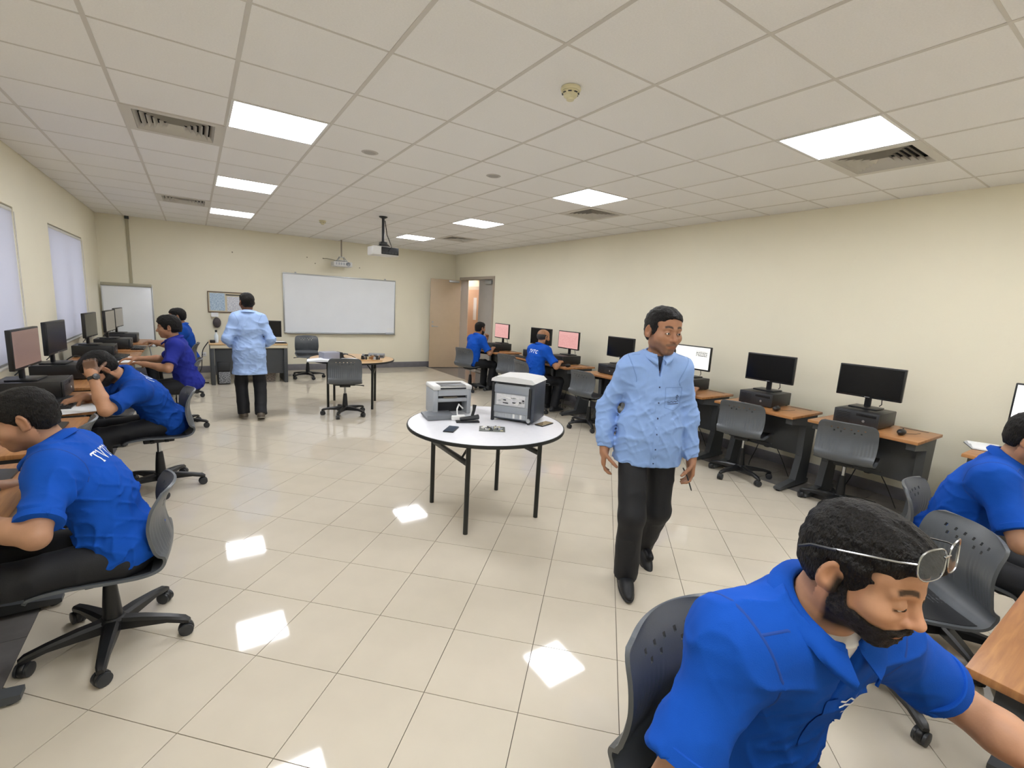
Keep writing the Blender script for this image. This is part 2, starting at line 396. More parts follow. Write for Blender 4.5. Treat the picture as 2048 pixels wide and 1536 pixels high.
# corridor
COR = mat('corridor_wall', 'e0cfae', .6)
q = B(); q.box(XR+2.0, XR+2.1, 5.5, 14, -.006, H); q.box(XR+.2, XR+2.1, 14, 14.1, -.006, H); q.box(XR+.2, XR+2.1, 5.4, 5.5, -.006, H); q.box(XR+.2, XR+.28, 9.8, 14, 0, H); struct(q.build('wall_corridor', COR, smooth=False))
struct(B().box(XR+.18, XR+2.1, 5.4, 14.1, -.1, 0).build('floor_corridor', TILE, smooth=False))
struct(B().box(XR+.18, XR+2.1, 5.4, 14.1, H, H+.1).build('ceiling_corridor', CEIL, smooth=False))
for (x, y), lc in (((XR+1.25, 9.8), 'just outside the open door'), ((XR+1.25, 12.6), 'by the tan corridor door'), ((XR+1.25, 7.2), 'behind the closed grey door leaf')):
    t = thing('corridor_light', 'square panel light in the corridor ' + lc, 'light', (x, y, H), 0, 'corridor panel lights')
    link('frame', fme, None, t); link('diffuser', dme, None, t)
t = thing('corridor_doorway', 'tan corridor door with wooden frame seen through the open doorway', 'door', (XR+1.99, 12.0, 0))
B().box(-.03, .0, -.55, .55, 0, 2.15, .005).build('frame', DOORM, t); B().box(-.05, -.03, -.45, .45, .01, 2.05, .005).build('leaf', mat('tan_door', 'b98f6c', .45), t)
B().box(-.055, -.05, -.1, .1, 1.1, 1.8, .002).build('vision_panel', mat('door_glass', 'd8cfc4', .1), t)
# ================================================================== chairs
def catmull(P, n):
    out = []; P = [Vector(p) for p in P]; Q = [P[0]*2-P[1]] + P + [P[-1]*2-P[-2]]; m = len(P)-1
    for k in range(n):
        t = k/(n-1)*m; i = min(int(t), m-1); f = t-i; a, b, c, d = Q[i:i+4]
        out.append(.5*((2*b) + (c-a)*f + (2*a-5*b+4*c-d)*f*f + (3*b-a-3*c+d)*f**3))
    return out
PROF = [(.225, .415), (.20, .448), (.10, .460), (-.03, .452), (-.14, .447), (-.205, .462), (-.238, .505), (-.236, .555), (-.222, .615), (-.217, .675), (-.232, .745), (-.268, .808)]
NS, NU = 58, 73
def chair_grid(n=NS, nu=NU, off=0, lo=0, hi=1, wsc=1, rib=True):
    C_ = catmull([(0, a, b) for a, b in PROF], 200); rows = []
    for k in range(n):
        s = lo+(hi-lo)*k/(n-1); i = min(int(s*199), 198); p = C_[i].lerp(C_[i+1], s*199-i); tg = (C_[i+1]-C_[i]).normalized(); nm = Vector((0, -tg.z, tg.y)) * -1
        nm = Vector((0, tg.z, -tg.y))
        back = max(0, min(1, (s-.45)/.2))
        hw = .205+.02*math.sin(min(1, s/.5)*PI) if s < .5 else .205+.012*math.sin((s-.5)/.5*PI)
        for e, rr in ((s, .09), (1-s, .085)):
            if e < rr: hw *= .80+.20*math.sqrt(max(0, 1-(1-e/rr)**2))
        hw *= wsc; row = []
        for u in range(nu):
            a = -1+2*u/(nu-1); x = a*hw; y, z = p.y, p.z
            y += back*.040*a*a*(1 if s > .6 else .6); z += (1-back)*.012*a*a
            d = off
            if rib and back > .9 and abs(x) > .032 and s < .86:
                d += .0022*math.sin(2*PI*x/.024)*min(1, (.86-s)/.12)
            row.append(Vector((x, y-nm.y*d*-1, z+nm.z*d)))
        rows.append(row)
    return rows
def grid_faces(b, rows, skip=()):
    V = [[b.bm.verts.new(p) for p in r] for r in rows]
    for i in range(len(V)-1):
        for j in range(len(V[0])-1):
            if (i, j) in skip: continue
            b.bm.faces.new((V[i][j], V[i][j+1], V[i+1][j+1], V[i+1][j]))
def make_chair():
    t = thing('office_chair', '', 'chair')
    q = B(); holes = set()
    for i, cs in ((52, (16, 24, 32, 40, 48, 56)), (50, (20, 28, 44, 52))):
        for c in cs: holes |= {(i, c), (i, c+1)} if i == 52 else {(i, c), (i, c+1)}
    grid_faces(q, chair_grid(), holes); bmesh.ops.recalc_face_normals(q.bm, faces=q.bm.faces)
    bmesh.ops.solidify(q.bm, geom=list(q.bm.faces), thickness=.012)
    q.build('shell', SHELL, t, ang=50)
    q = B(); grid_faces(q, chair_grid(20, 15, .012, .06, .40, .9, False)); bmesh.ops.recalc_face_normals(q.bm, faces=q.bm.faces)
    bmesh.ops.solidify(q.bm, geom=list(q.bm.faces), thickness=.016); q.build('seat_pad', PAD, t, ang=60)
    q = B(); q.box(-.07, .07, -.1, .1, .40, .432, .008); q.box(-.13, .13, .03, .06, .415, .436, .004); q.box(-.13, .13, -.06, -.03, .415, .432, .004); q.build('mechanism', BLACK, t)
    B().tube([(.06, .02, .415), (.2, .03, .405), (.25, .03, .398)], [.006, .006, .009], 8).build('lever', BLACK, t)
    B().lathe([(0, .24), (.014, .24), (.014, .41), (0, .41)], 14).build('gas_lift', CHROME, t)
    B().lathe([(0, .1), (.036, .1), (.036, .14), (.032, .2), (.026, .27), (.022, .3), (0, .3)], 18).build('lift_cover', BLACK, t)
    B().lathe([(0, .065), (.04, .065), (.052, .08), (.052, .115), (.04, .128), (0, .128)], 20).build('hub', BLACK, t)
    arm = B(); prof = [(.035, .03, .07, .122), (.12, .027, .075, .118), (.22, .021, .078, .105), (.285, .018, .066, .092), (.305, .012, .062, .078)]
    vs = []
    for y, hw, z0, z1 in prof:
        c = min(.012, (z1-z0)*.35); e = hw*.6
        vs.append([arm.bm.verts.new((x, y, z)) for x, z in ((-hw, z0), (hw, z0), (hw, z1-c), (e, z1), (-e, z1), (-hw, z1-c))])
    for a, b in zip(vs, vs[1:]):
        for k in range(6): arm.bm.faces.new((a[k], a[(k+1) % 6], b[(k+1) % 6], b[k]))
    arm.bm.faces.new(vs[0][::-1]); arm.bm.faces.new(vs[-1]); am = arm.mesh('base_arm'); am.materials.append(BLACK)
    hood = B(); hood.lathe([(0, -.011), (.029, -.011), (.032, -.006), (.032, .006), (.029, .011), (0, .011)], 16, (0, 0, .031), 'x'); hood.tube([(0, 0, .03), (0, 0, .075)], .009, 8); hm = hood.mesh('caster_hood'); hm.materials.append(BLACK)
    wh = B(); wh.lathe([(0, -.026), (.02, -.026), (.029, -.023), (.029, -.0125), (0, -.0125)], 16, (0, 0, .029), 'x'); wh.lathe([(0, .0125), (.029, .0125), (.029, .023), (.02, .026), (0, .026)], 16, (0, 0, .029), 'x'); wm = wh.mesh('wheel'); wm.materials.append(DARK)
    for k in range(5):
        a = k*2*PI/5+.3; A = link('base_arm', am, None, t, rot=a)
        h = link('caster', hm, None, A, (0, .288, 0), .9+k*1.3); link('wheel', wm, None, t, (-.288*math.sin(a), .288*math.cos(a), 0), a+.9+k*1.3)
    return t
chair0 = make_chair()
def hd(x, y): return math.atan2(y, x)-PI/2      # rotation that turns local +Y to (x, y)
CH = [((-.02, 1.33), (-1, .02), 'grey office chair under the front student by the windows, tipped curved back'),
      ((.064, 3.33), (-1, -.12), 'grey office chair under the student who rests his head on his hand'),
      ((.14, 5.30), (-1, .05), 'grey office chair under the student in the purplish blue polo'),
      ((.13, 7.22), (-1, .1), 'grey office chair under the student farthest along the window wall'),
      ((-.43, 2.42), (-1, .05), 'empty grey office chair pushed up to the desk between two window side students'),
      ((2.02, 5.28), (.25, 1), 'empty grey office chair with its back turned, pulled up to the round table of electronics'),
      ((2.14, 8.52), (-.12, -1), 'empty grey office chair standing in front of the whiteboard beside the teacher desk'),
      ((1.30, 9.02), (-.1, -1), 'office chair mostly hidden behind the dark panel of the teacher desk'),
      ((4.60, 6.42), (1, .35), 'grey office chair under the student nearest the open door'),
      ((4.62, 4.52), (1, -.1), 'grey office chair under the balding student'),
      ((4.86, 5.36), (1, .25), 'empty grey office chair between the two students at the long wall'),
      ((4.82, 3.40), (1, .1), 'empty grey office chair beside the elbow of the walking man'),
      ((4.97, 1.27), (1, .22), 'empty grey office chair at the desk next to the lit white monitor'),
      ((5.03, .38), (1, .22), 'empty ribbed grey office chair at the desk nearest the bearded student'),
      ((2.86, -.65), (-.72, .69), 'empty grey office chair turned sideways between the two students on the door side'),
      ((3.50, -.70), (.1, -1), 'grey office chair under the student whose back is half turned by the long wall'),
      ((1.36, -.80), (.05, -1), 'grey office chair under the bearded student with sunglasses on his head')]
CH.append(((4.48, 2.13), (1, -.02), 'grey office chair hidden behind the walking man'))
CHZ = {0: -.07, 16: .04, 1: -.01}
for k, (p, h, lab) in enumerate(CH):
    o = chair0 if k == 0 else copy_tree(chair0)
    for ch in o.children:
        nm = ch.name.split('.')[0]
        if nm in ('shell', 'seat_pad', 'mechanism', 'lever'): ch.location.z = CHZ.get(k, 0)
        if nm == 'gas_lift': ch.location.z = min(0, CHZ.get(k, 0))
    o.location = (p[0], p[1], 0); o.rotation_euler = (0, 0, hd(*h)); o['label'] = lab; o['group'] = 'grey plastic office chairs'

# ================================================================== computer desks
def make_desk(W=.8, D=.6, hgt=.74):
    t = thing('computer_desk', '', 'desk'); a, d = W/2, D/2
    B().box(-a, a, -d, d, hgt-.025, hgt, .004).build('desktop', WOOD, t)
    lp = [(-.24, hgt-.085), (-.24, hgt-.026), (.26, hgt-.026), (.26, hgt-.08), (.235, .06), (.27, .045), (.27, .012), (-.27, .012), (-.285, .02), (-.285, .04), (.0, .07), (.06, .3), (.05, hgt-.12)]
    lm = B().prism(lp, -.03, .03, 'x').mesh('leg', False); lm.materials.append(DESKG)
    for s in (-1, 1):
        L = link('leg', lm, None, t, (s*(a-.055), 0, 0))
        for y in (-.25, .23): B().lathe([(0, 0), (.018, 0), (.018, .012), (0, .012)], 10, (0, y, 0)).build('foot_glide', BLACK, L)
    B().box(-a+.09, a-.09, .10, .12, .30, hgt-.03, .003).build('modesty_panel', DESKG, t)
    B().box(-a+.09, a-.09, .03, .12, hgt-.09, hgt-.026, .003).build('cable_tray', DARK, t)
    B().box(a-.28, a-.08, d-.07, d-.04, hgt-.004, hgt+.001).build('cable_slot', BLACK, t, smooth=False)
    for pts in ([(.1, .25, hgt-.03), (.13, .24, .5), (.05, .22, .32), (-.06, .2, .27), (-.12, .2, .37), (-.04, .2, .43), (.04, .21, .31), (.12, .22, .18), (.2, .24, .008)], [(-.02, .25, hgt-.03), (-.1, .23, .34), (-.18, .21, .30), (-.2, .2, .40), (-.1, .2, .44), (-.16, .22, .21), (-.22, .23, .008), (-.1, .2, .008)]):
        B().tube([tuple(p) for p in catmull(pts, 36)], .0045, 6).build('cable', BLACK, t)
    return t
desk0 = make_desk()
RY = {'m8': -.76, 'm6': .30, 'm5': 1.20, 'm4': 2.15, 'm3': 3.32, 'm2': 4.45, 'm1': 5.36, 'm0': 6.45}
rl = {'m8': 'near the room corner, under the blank white monitor', 'm6': 'with a mouse by its bare end', 'm5': 'next to the lit white monitor', 'm4': 'carrying the lit white monitor behind the walking man',
      'm3': 'carrying the dark monitor left of the walking man', 'm2': 'in front of the balding student', 'm1': 'between the two students, carrying a dark monitor', 'm0': 'in front of the student nearest the open door'}
LY = [1.45, 2.40, 3.37, 4.35, 5.30, 6.25, 7.20, 8.15]
ll = ['under the front student\'s hands', 'with a keyboard between the first two students', 'where the student with the wristwatch leans', 'just past the student with the wristwatch', 'with loose cables before the purplish blue polo', 'beyond the student in purplish blue', 'before the student farthest along the windows', 'in the corner by the flip chart']
DL = []
for k, y in RY.items(): DL.append(((5.20 if k not in ('m5', 'm6') else (5.19 if k == 'm5' else 5.25), y, 0), -PI/2, 'grey computer desk on the long wall ' + rl[k], k))
for y, l in zip(LY, ll): DL.append(((-.555, y, 0), PI/2, 'grey computer desk on the window side ' + l, None))
DL += [((1.48, -1.46, 0), PI, 'wood topped computer desk under the bearded student\'s hands', None), ((2.40, -1.315, 0), PI, 'wood topped computer desk with its bare corner beside the empty turned chair', None), ((3.62, -1.36, 0), PI, 'wood topped computer desk before the student half turned away', None)]
for k, (l, r, lab, _) in enumerate(DL):
    o = desk0 if k == 0 else copy_tree(desk0)
    o.location = l; o.rotation_euler = (0, 0, r); o['label'] = lab; o['group'] = 'computer desks'

# ---- desktop computers, monitors, keyboards, mice   (front = local -Y)
def make_pc():
    t = thing('desktop_computer', '', 'computer')
    B().box(-.17, .17, -.175, .19, .008, .135, .006).build('case', BLACK, t)
    f = B().box(-.17, .17, -.19, -.175, .008, .135, .005).build('front_panel', DARK, t)
    B().box(.0, .15, -.1925, -.189, .095, .12, .001).build('optical_drive', BLACK, f)
    B().lathe([(0, 0), (.011, 0), (.010, -.003), (0, -.003)], 14, (.06, -.19, .055), 'y').build('power_button', ALU, f)
    for k in range(7): B().box(-.15, -.04, -.1915, -.189, .022+k*.014, .028+k*.014).build('vent_slot', BLACK, f, smooth=False)
    for x in (-.14, .14):
        for y in (-.15, .16): B().box(x-.015, x+.015, y-.015, y+.015, 0, .009).build('foot', BLACK, t, smooth=False)
    return t
def make_monitor(scr, w_=.50, h_=.287, name='monitor'):
    t = thing(name, '', 'monitor')
    B().box(-.11, .11, -.08, .1, 0, .012, .005).build('stand_base', BLACK, t)
    B().box(-.025, .025, .02, .045, .01, .2, .006).build('stand_neck', BLACK, t)
    z0 = .092; p = B().box(-w_/2, w_/2, -.012, .02, z0, z0+h_, .005).build('panel', BLACK, t)
    B().box(-.12, .12, .018, .04, z0+.06, z0+.22, .01).build('rear_cover', BLACK, p)
    B().box(-w_/2+.012, w_/2-.012, -.0135, -.011, z0+.018, z0+h_-.012).build('screen', scr, p, smooth=False)
    B().box(-.02, .02, -.0128, -.0118, z0+.005, z0+.011).build('badge', ALU, p, smooth=False)
    B().tube([(.07, .035, z0+.08), (.09, .06, z0+.02), (.09, .08, .04), (.07, .095, .02)], .004, 6).build('cable', BLACK, t)
    return t
PINK = screen_mat('screen_pink', 'e3aaa5', 'c98582', .55, 30, (.05, .95, .05, .8), .52)
WSCR = screen_mat('screen_white', 'f4f2ea', '303030', .62, 14, (.62, .93, .60, .82), .42)
WPL = screen_mat('screen_plain', 'ffffff', 'f4f4f4', .75, 10)
BROWN = screen_mat('screen_brown', '7d655c', '6d564e', .55, 30, (.05, .95, .05, .9), .5)
GREYS = screen_mat('screen_grey', '8a8378', '5f5a52', .32, 24, (.05, .95, .05, .9), .5)
def make_keyboard():
    t = thing('keyboard', '', 'keyboard')
    B().prism([(-.07, 0), (.07, 0), (.07, .022), (.055, .024), (-.07, .010)], -.22, .22, 'x').build('body', BLACK, t)
    km = B().box(-.0075, .0075, -.0075, .0075, 0, .006, .0015, 1).mesh('key', False); km.materials.append(DARK)
    for r in range(5):
        for c in range(14):
            link('key', km, None, t, (-.2+c*.019+(.004*r if r < 4 else 0), -.05+r*.02, .0115+r*.0022))
    B().box(-.1, .05, -.06, -.045, .010, .017, .002, 1).build('space_bar', DARK, t)
    return t
def make_mouse():
    t = thing('computer_mouse', '', 'mouse')
    B().sph((0, 0, .008), 1, 16, (.03, .052, .026)).build('shell', BLACK, t)
    q = B(); q.lathe([(0, -.004), (.007, -.004), (.007, .004), (0, .004)], 10, (0, .025, .03), 'x'); q.build('scroll_wheel', DARK, t)
    B().tube([(0, .05, .008), (.01, .1, .003), (.05, .16, .003), (.06, .24, .003)], .002, 5).build('cable', BLACK, t)
    for o in t.children: o.location.z = .019 if o.name.startswith('shell') or o.name.startswith('scroll') else .001
    return t
pc0 = make_pc(); mons = {}
def mon(scr):
    if scr.name not in mons: mons[scr.name] = make_monitor(scr); return mons[scr.name]
    return copy_tree(mons[scr.name])
ZD = .74
def place(o, loc, rz, lab, group): o.location = loc; o.rotation_euler = (0, 0, rz); o['label'] = lab; o['group'] = group; return o
first = True
MON = {'m8': (-.73, WPL, 'black framed monitor with a blank white screen near the room corner', 'half turned student\'s desk'),
       'm6': (.415, SCR_OFF, 'wide black switched off monitor nearest the bearded student on the long wall', 'desk nearest the bearded student'),
       'm5': (1.31, SCR_OFF, 'wide black switched off monitor between the lit white one and another dark one', 'desk next to the lit white monitor'),
       'm4': (2.255, WSCR, 'black monitor lit white with two short lines of text', 'lit white monitor'),
       'm3': (3.43, SCR_OFF, 'black switched off monitor showing just left of the walking man', 'dark monitor left of the walking man'),
       'm2': (4.56, PINK, 'thin framed monitor with a pink screen in front of the balding student', 'pink monitor of the balding student'),
       'm1': (5.30, SCR_OFF, 'black switched off monitor partly hidden by the balding head', 'dark monitor behind the balding head'),
       'm0': (6.57, PINK, 'thin framed monitor with a pink screen nearest the open door', 'pink monitor nearest the door')}
for k, (y, scr, lab, u) in MON.items():
    o = pc0 if first else copy_tree(pc0); first = False
    place(o, (5.28, y-.03, ZD+.001), -PI/2, 'flat black desktop computer under the ' + (u if 'monitor' in u else 'monitor of the ' + u), 'desktop computers')
    place(mon(scr), (5.36, y, ZD+.1365), -PI/2+(.0 if k != 'm1' else .15), lab, 'computer monitors')
LM = [(3.62, BROWN, 'monitor with a brown screen behind the front student\'s head', 1), (4.55, SCR_OFF, 'black monitor just past the student with the wristwatch', 1), (6.28, SCR_OFF, 'dark monitor on the window side past the loose cables', 0), (7.15, GREYS, 'grey screened monitor one desk before the flip chart corner', 1), (8.08, GREYS, 'grey screened monitor in the flip chart corner', 1)]
for y, scr, lab, pc in LM:
    x = -.70 if y < 7 else -.62
    z = ZD
    if pc:
        place(copy_tree(pc0), (x+.03, y, ZD+.001), PI/2, 'flat black desktop computer under the ' + lab.replace('black ', ''), 'desktop computers'); z += .1365
    else:
        place(copy_tree(pc0), (x+.03, y, ZD+.001), PI/2, 'flat black desktop computer under the ' + lab, 'desktop computers'); z += .1365
    place(mon(scr), (x, y, z), PI/2-.08, lab, 'computer monitors')
# loose cables on the bare desk
for k, pts in enumerate(([(-.72, 4.95, .76), (-.62, 5.1, .80), (-.6, 5.25, .84), (-.66, 5.4, .82), (-.7, 5.3, .77), (-.6, 5.15, .747), (-.5, 5.25, .747), (-.58, 5.45, .747)], [(-.8, 5.0, .76), (-.7, 5.2, .86), (-.62, 5.42, .80), (-.6, 5.55, .747), (-.7, 5.6, .747)], [(-.82, 5.1, .747), (-.66, 5.05, .78), (-.55, 5.2, .79), (-.62, 5.38, .77), (-.76, 5.3, .747)])):
    tag(B().tube([tuple(p) for p in catmull(pts, 40)], .006, 6).build('loose_cable', BLACK), 'black loose cable looping over the bare window side desk', 'cable', 'loose cables on the bare desk')
kb0 = make_keyboard(); ms0 = make_mouse()
KB = [((-.42, 1.50, ZD), PI/2, 'black keyboard under the front student\'s hands'), ((-.40, 2.42, ZD), PI/2, 'black keyboard on the unused desk behind the front student'), ((-.46, 3.30, ZD), PI/2, 'black keyboard beside the writing hand of the wristwatch student'), ((-.42, 6.1, ZD), PI/2, 'black keyboard before the student in purplish blue'), ((-.32, 7.1, ZD), PI/2, 'black keyboard before the student farthest along the windows'),
      ((5.0, 6.4, ZD), -PI/2, 'black keyboard under the hands of the student nearest the door'), ((5.0, 4.45, ZD), -PI/2, 'black keyboard under the hands of the balding student'), ((5.02, 5.36, ZD), -PI/2, 'black keyboard on the desk between the two students at the long wall'), ((3.62, -1.22, ZD), PI, 'black keyboard in front of the student half turned away')]
for k, (l, r, lab) in enumerate(KB): place(kb0 if k == 0 else copy_tree(kb0), l, r, lab, 'keyboards')
MS = [((5.02, 1.02, ZD), -PI/2, 'black mouse on the desk beside the lit white monitor\'s neighbour'), ((5.12, .06, ZD), -PI/2, 'black mouse on the bare end of the desk nearest the bearded student'), ((-.4, 5.72, ZD), PI/2, 'black mouse under the hand of the student in purplish blue'), ((5.0, 4.12, ZD), -PI/2, 'black mouse beside the balding student\'s keyboard')]
for k, (l, r, lab) in enumerate(MS): place(ms0 if k == 0 else copy_tree(ms0), l, r, lab, 'computer mice')
PAPER = mat('paper', 'eef0f2', .7); 
def paper(x, y, z, w_, h_, r, lab, group='loose papers'):
    q = B(); q.box(-w_/2, w_/2, -h_/2, h_/2, 0, .002)
    return tag(q.build('paper_sheet', PAPER, None, (x, y, z), r, smooth=False), lab, 'paper', group)
paper(-.36, 3.07, ZD, .21, .29, .3, 'white sheet of paper under the elbow of the wristwatch student')
paper(-.42, 5.75, ZD, .30, .42, .2, 'white papers before the student in purplish blue'); paper(-.35, 5.98, ZD+.002, .21, .3, .9, 'white paper sheet lying over others beyond the student in purplish blue')
t = thing('open_book', 'open book with curled pages on the desk in the corner', 'book', (5.30, -.40, ZD), .4)
B().prism([(-.12, 0), (.12, 0), (.12, .012), (.06, .03), (0, .018), (-.06, .03), (-.12, .012)], -.09, .09, 'y').build('pages', PAPER, t)
B().box(-.125, .125, -.095, .095, -.0, .003).build('cover', DARK, t, smooth=False)

# ================================================================== round folding tables
TOPW = mat('table_top', 'e3e3e8', .25, var=.02, scale=30); EDGE = mat('table_edge', '1d1f1e', .5); LEGM = mat('table_leg', '1c1f1d', .35)
def make_round(topm):
    t = thing('round_table', '', 'table'); Z = .71
    B().lathe([(0, Z-.02), (.592, Z-.02), (.592, Z), (0, Z)], 64).build('table_top', topm, t)
    B().lathe([(.59, Z-.024), (.6, Z-.024), (.603, Z-.012), (.6, Z-.001), (.59, Z-.001), (.59, Z-.024)], 64).build('edge_band', EDGE, t)
    for s in (-1, 1):
        for e in (-1, 1): B().lathe([(0, 0), (.0175, 0), (.0175, Z-.03), (0, Z-.03)], 14, (s*.305, e*.30, 0)).build('leg', LEGM, t)
        B().box(s*.305-.0125, s*.305+.0125, -.3, .3, .5, .535, .003).build('crossbar', LEGM, t)
        B().box(s*.305-.02, s*.305+.02, -.32, .32, Z-.05, Z-.021, .003).build('pivot_rail', LEGM, t)
        for e in (-1, 1): B().tube([(s*.305, e*.2, .53), (s*.2, e*.2, Z-.03)], .009, 8).build('brace', LEGM, t)
    return t
rt0 = make_round(TOPW); place(rt0, (2.185, 1.775, 0), -.02, 'round white folding table with black legs carrying two printers in the middle of the room', 'round folding tables')
TZ = .71
t2 = make_round(WOODL); place(t2, (2.28, 5.86, 0), -.37, 'round wood topped folding table with electronics before the whiteboard', 'round folding tables')
# ---- small printer, front towards the camera
PG = mat('printer_grey', 'a9adb2', .45); PW = mat('printer_white', 'dcdcda', .4); PD = mat('printer_dark', '1a1c20', .35); PGD = mat('printer_slate', '3b414b', .4, var=.05)
pf = math.atan2(2.099-2.148, 2.227-1.889)
t = thing('small_printer', 'small grey and white printer with its paper tray folded down', 'printer', (2.075, 2.21, TZ), pf); t.scale = (.92, .92, .92)
q = B(); q.box(-.175, -.13, -.10, .14, 0, .22, .008); q.box(.135, .175, -.10, .14, 0, .22, .008); q.box(-.13, .135, .06, .14, 0, .22); q.box(-.13, .135, -.1, .06, .115, .145, .004); q.box(-.13, .135, -.1, .06, .17, .22); q.build('housing', PG, t)
B().box(-.18, .18, -.11, .145, .22, .262, .014).build('lid', PW, t)
B().box(-.115, .12, -.104, .05, .262, .2635).build('glass_window', PD, t, smooth=False)
B().prism([(-.112, .232), (-.108, .255), (-.085, .2645), (-.03, .2645), (-.03, .262), (-.112, .23)], -.115, .12, 'x').build('front_window', PD, t)
B().box(-.13, .135, -.06, .06, .145, .17).build('paper_slot', PD, t, smooth=False)
B().box(-.08, .05, -.09, -.02, .146, .158, .003).build('cartridge', mat('cartridge', '6b6455', .4), t)
B().box(-.128, .133, .03, .06, .0, .115).build('inner_cavity', PD, t, smooth=False)
tr_ = B(); tr_.prism([(-.06, .012), (-.06, .03), (-.26, .022), (-.27, .045), (-.285, .045), (-.28, .004)], -.27, -.02, 'x'); tr_.build('output_tray', mat('tray_grey', '74787d', .4), t)
# ---- big printer seen from its stripped rear
ang = math.atan2(1.553-1.879, 2.448-2.312)
t = thing('large_printer', 'large dark grey printer with its bare rear panel turned to the room', 'printer', (2.49, 1.79, TZ), ang+.22)
BH = .345
B().box(-.175, .175, -.13, .15, .015, BH-.02, .012).build('body', PGD, t)
B().prism([(-.185, BH-.03), (-.18, BH-.008), (-.15, BH+.008), (.0, BH+.016), (.15, BH+.006), (.18, BH-.02), (.16, BH-.03)], -.15, .155, 'y').build('top_cover', PW, t)
B().box(-.16, .13, -.136, -.129, .03, BH-.05).build('rear_plate', PG, t, smooth=False)
B().box(-.165, .135, -.146, -.134, BH-.115, BH-.055, .004).build('rear_panel', mat('steel_panel', '9aa0a8', .35, .4), t)
B().box(-.165, .135, -.146, -.134, .075, .125, .004).build('rear_panel', MATS['steel_panel'], t)
B().box(-.14, .10, -.140, -.1355, .13, BH-.125, .002).build('circuit_shield', mat('shield', 'd2d2d4', .4, var=.1, scale=50), t)
random.seed(3)
for k in range(26):
    x = random.uniform(-.13, .08); z = random.uniform(.14, BH-.15); s = random.uniform(.01, .045); h = random.uniform(.002, .012)
    B().box(x, min(.1, x+s), -.1445, -.139, z, min(BH-.128, z+h)).build('component', random.choice([PD, PG, PW, WHITE]), t, smooth=False)
for k in range(9): B().box(-.14+k*.029, -.14+k*.029+.016, -.141, -.135, .035, .068, .001, 1).build('port', random.choice([WHITE, PG]), t, smooth=False)
B().box(-.178, -.155, -.15, -.12, 0, BH-.04, .005).build('side_strut', PD, t); B().box(.128, .15, -.15, -.12, 0, BH-.06, .005).build('side_strut', PD, t)
B().lathe([(0, 0), (.016, 0), (.016, -.01), (0, -.012)], 16, (.14, -.15, .035), 'y').build('gear', ALU, t)
B().box(-.13, .1, -.139, -.13, BH-.05, BH-.03, .003).build('handle_recess', PD, t)
# ---- small things on the round table
def phone(name, x, y, r, scr, lab):
    t = thing(name, lab, 'phone', (x, y, TZ), r, 'phones on the round table')
    B().box(-.038, .038, -.078, .078, 0, .009, .004).build('case', BLACK, t); B().box(-.034, .034, -.074, .074, .0088, .0096).build('screen', scr, t, smooth=False)
phone('mobile_phone', 1.845, 1.70, -.75, mat('phone_glass', '2e3c50', .12), 'dark mobile phone lying before the small printer')
phone('mobile_phone', 2.585, 1.565, -1.25, mat('phone_gold', '8d7a58', .2, .3), 'gold tinted mobile phone at the table edge by the large printer')
t = thing('stapler_tool', 'black handheld tool lying on a small black plate', 'tool', (2.06, 1.85, TZ), -.35)
B().box(-.09, .09, -.03, .03, 0, .012, .004).build('plate', BLACK, t); B().tube([(-.06, 0, .025), (.04, .0, .035), (.085, .01, .04)], [.012, .018, .02], 12).build('barrel', DARK, t); B().tube([(.03, 0, .03), (.05, .02, .09), (.055, .03, .13)], [.012, .012, .016], 10).build('handle', BLACK, t)
t = thing('power_adapter', 'small white box with a white cable between the printer tray and the black tool', 'adapter', (2.03, 1.95, TZ), -.3)
B().box(-.055, .055, -.03, .03, 0, .035, .006).build('box', WHITE, t); B().tube([(0, .03, .02), (.0, .06, .07), (.02, .1, .10), (.06, .13, .06)], .006, 8).build('cable', WHITE, t)
t = thing('circuit_board', 'flat circuit board with mixed components lying on the round table', 'circuit board', (2.13, 1.60, TZ), -.55)
B().box(-.095, .095, -.07, .07, 0, .003).build('board', mat('pcb', '5d615c', .5, var=.2, scale=60), t, smooth=False)
random.seed(5)
for k in range(34):
    x, y = random.uniform(-.085, .07), random.uniform(-.06, .05)
    B().box(x, x+random.uniform(.006, .028), y, y+random.uniform(.006, .022), .003, .004+random.uniform(.002, .009)).build('component', random.choice([WHITE, DARK, PG, ALU, BLACK, MATS['cream_plastic']]), t, smooth=False)
# ---- clutter on the far round table
t = thing('power_supply', 'grey metal box with black plug sockets on the far round table', 'power supply', (1.93, 5.72, TZ), .2)
B().box(-.13, .10, -.09, .09, 0, .115, .004).build('case', mat('grey_metal', '9799a6', .4), t); B().box(.10, .15, -.085, .085, .02, .11, .008).build('socket_panel', BLACK, t); B().lathe([(0, 0), (.03, 0), (.03, .01), (0, .01)], 14, (.15, 0, .06), 'x').build('fan_hub', DARK, t)
t = thing('open_binder', 'open white binder hanging over the edge of the far round table', 'binder', (1.78, 5.60, TZ), -.2)
B().prism([(-.18, .0), (.16, .0), (.16, .02), (0, .035), (-.18, .015)], -.12, .12, 'y').build('pages', PAPER, t); B().box(-.185, .165, -.125, .125, 0, .004).build('cover', DARK, t, smooth=False)
t = thing('circuit_tray', 'wooden tray heaped with small electronic parts on the far round table', 'electronics', (2.47, 5.60, TZ), -.35)
B().box(-.17, .17, -.12, .12, 0, .02, .003).build('tray', WOODL, t)
random.seed(9)
for k in range(46):
    x, y = random.uniform(-.15, .13), random.uniform(-.1, .08); z0 = .02+random.uniform(0, .02)
    B().box(x, x+random.uniform(.01, .05), y, y+random.uniform(.01, .04), .019, z0+random.uniform(.01, .055), M=None).build('part', random.choice([BLACK, DARK, MATS['cream_plastic'], PG, WOOD, ALU]), t, smooth=False)
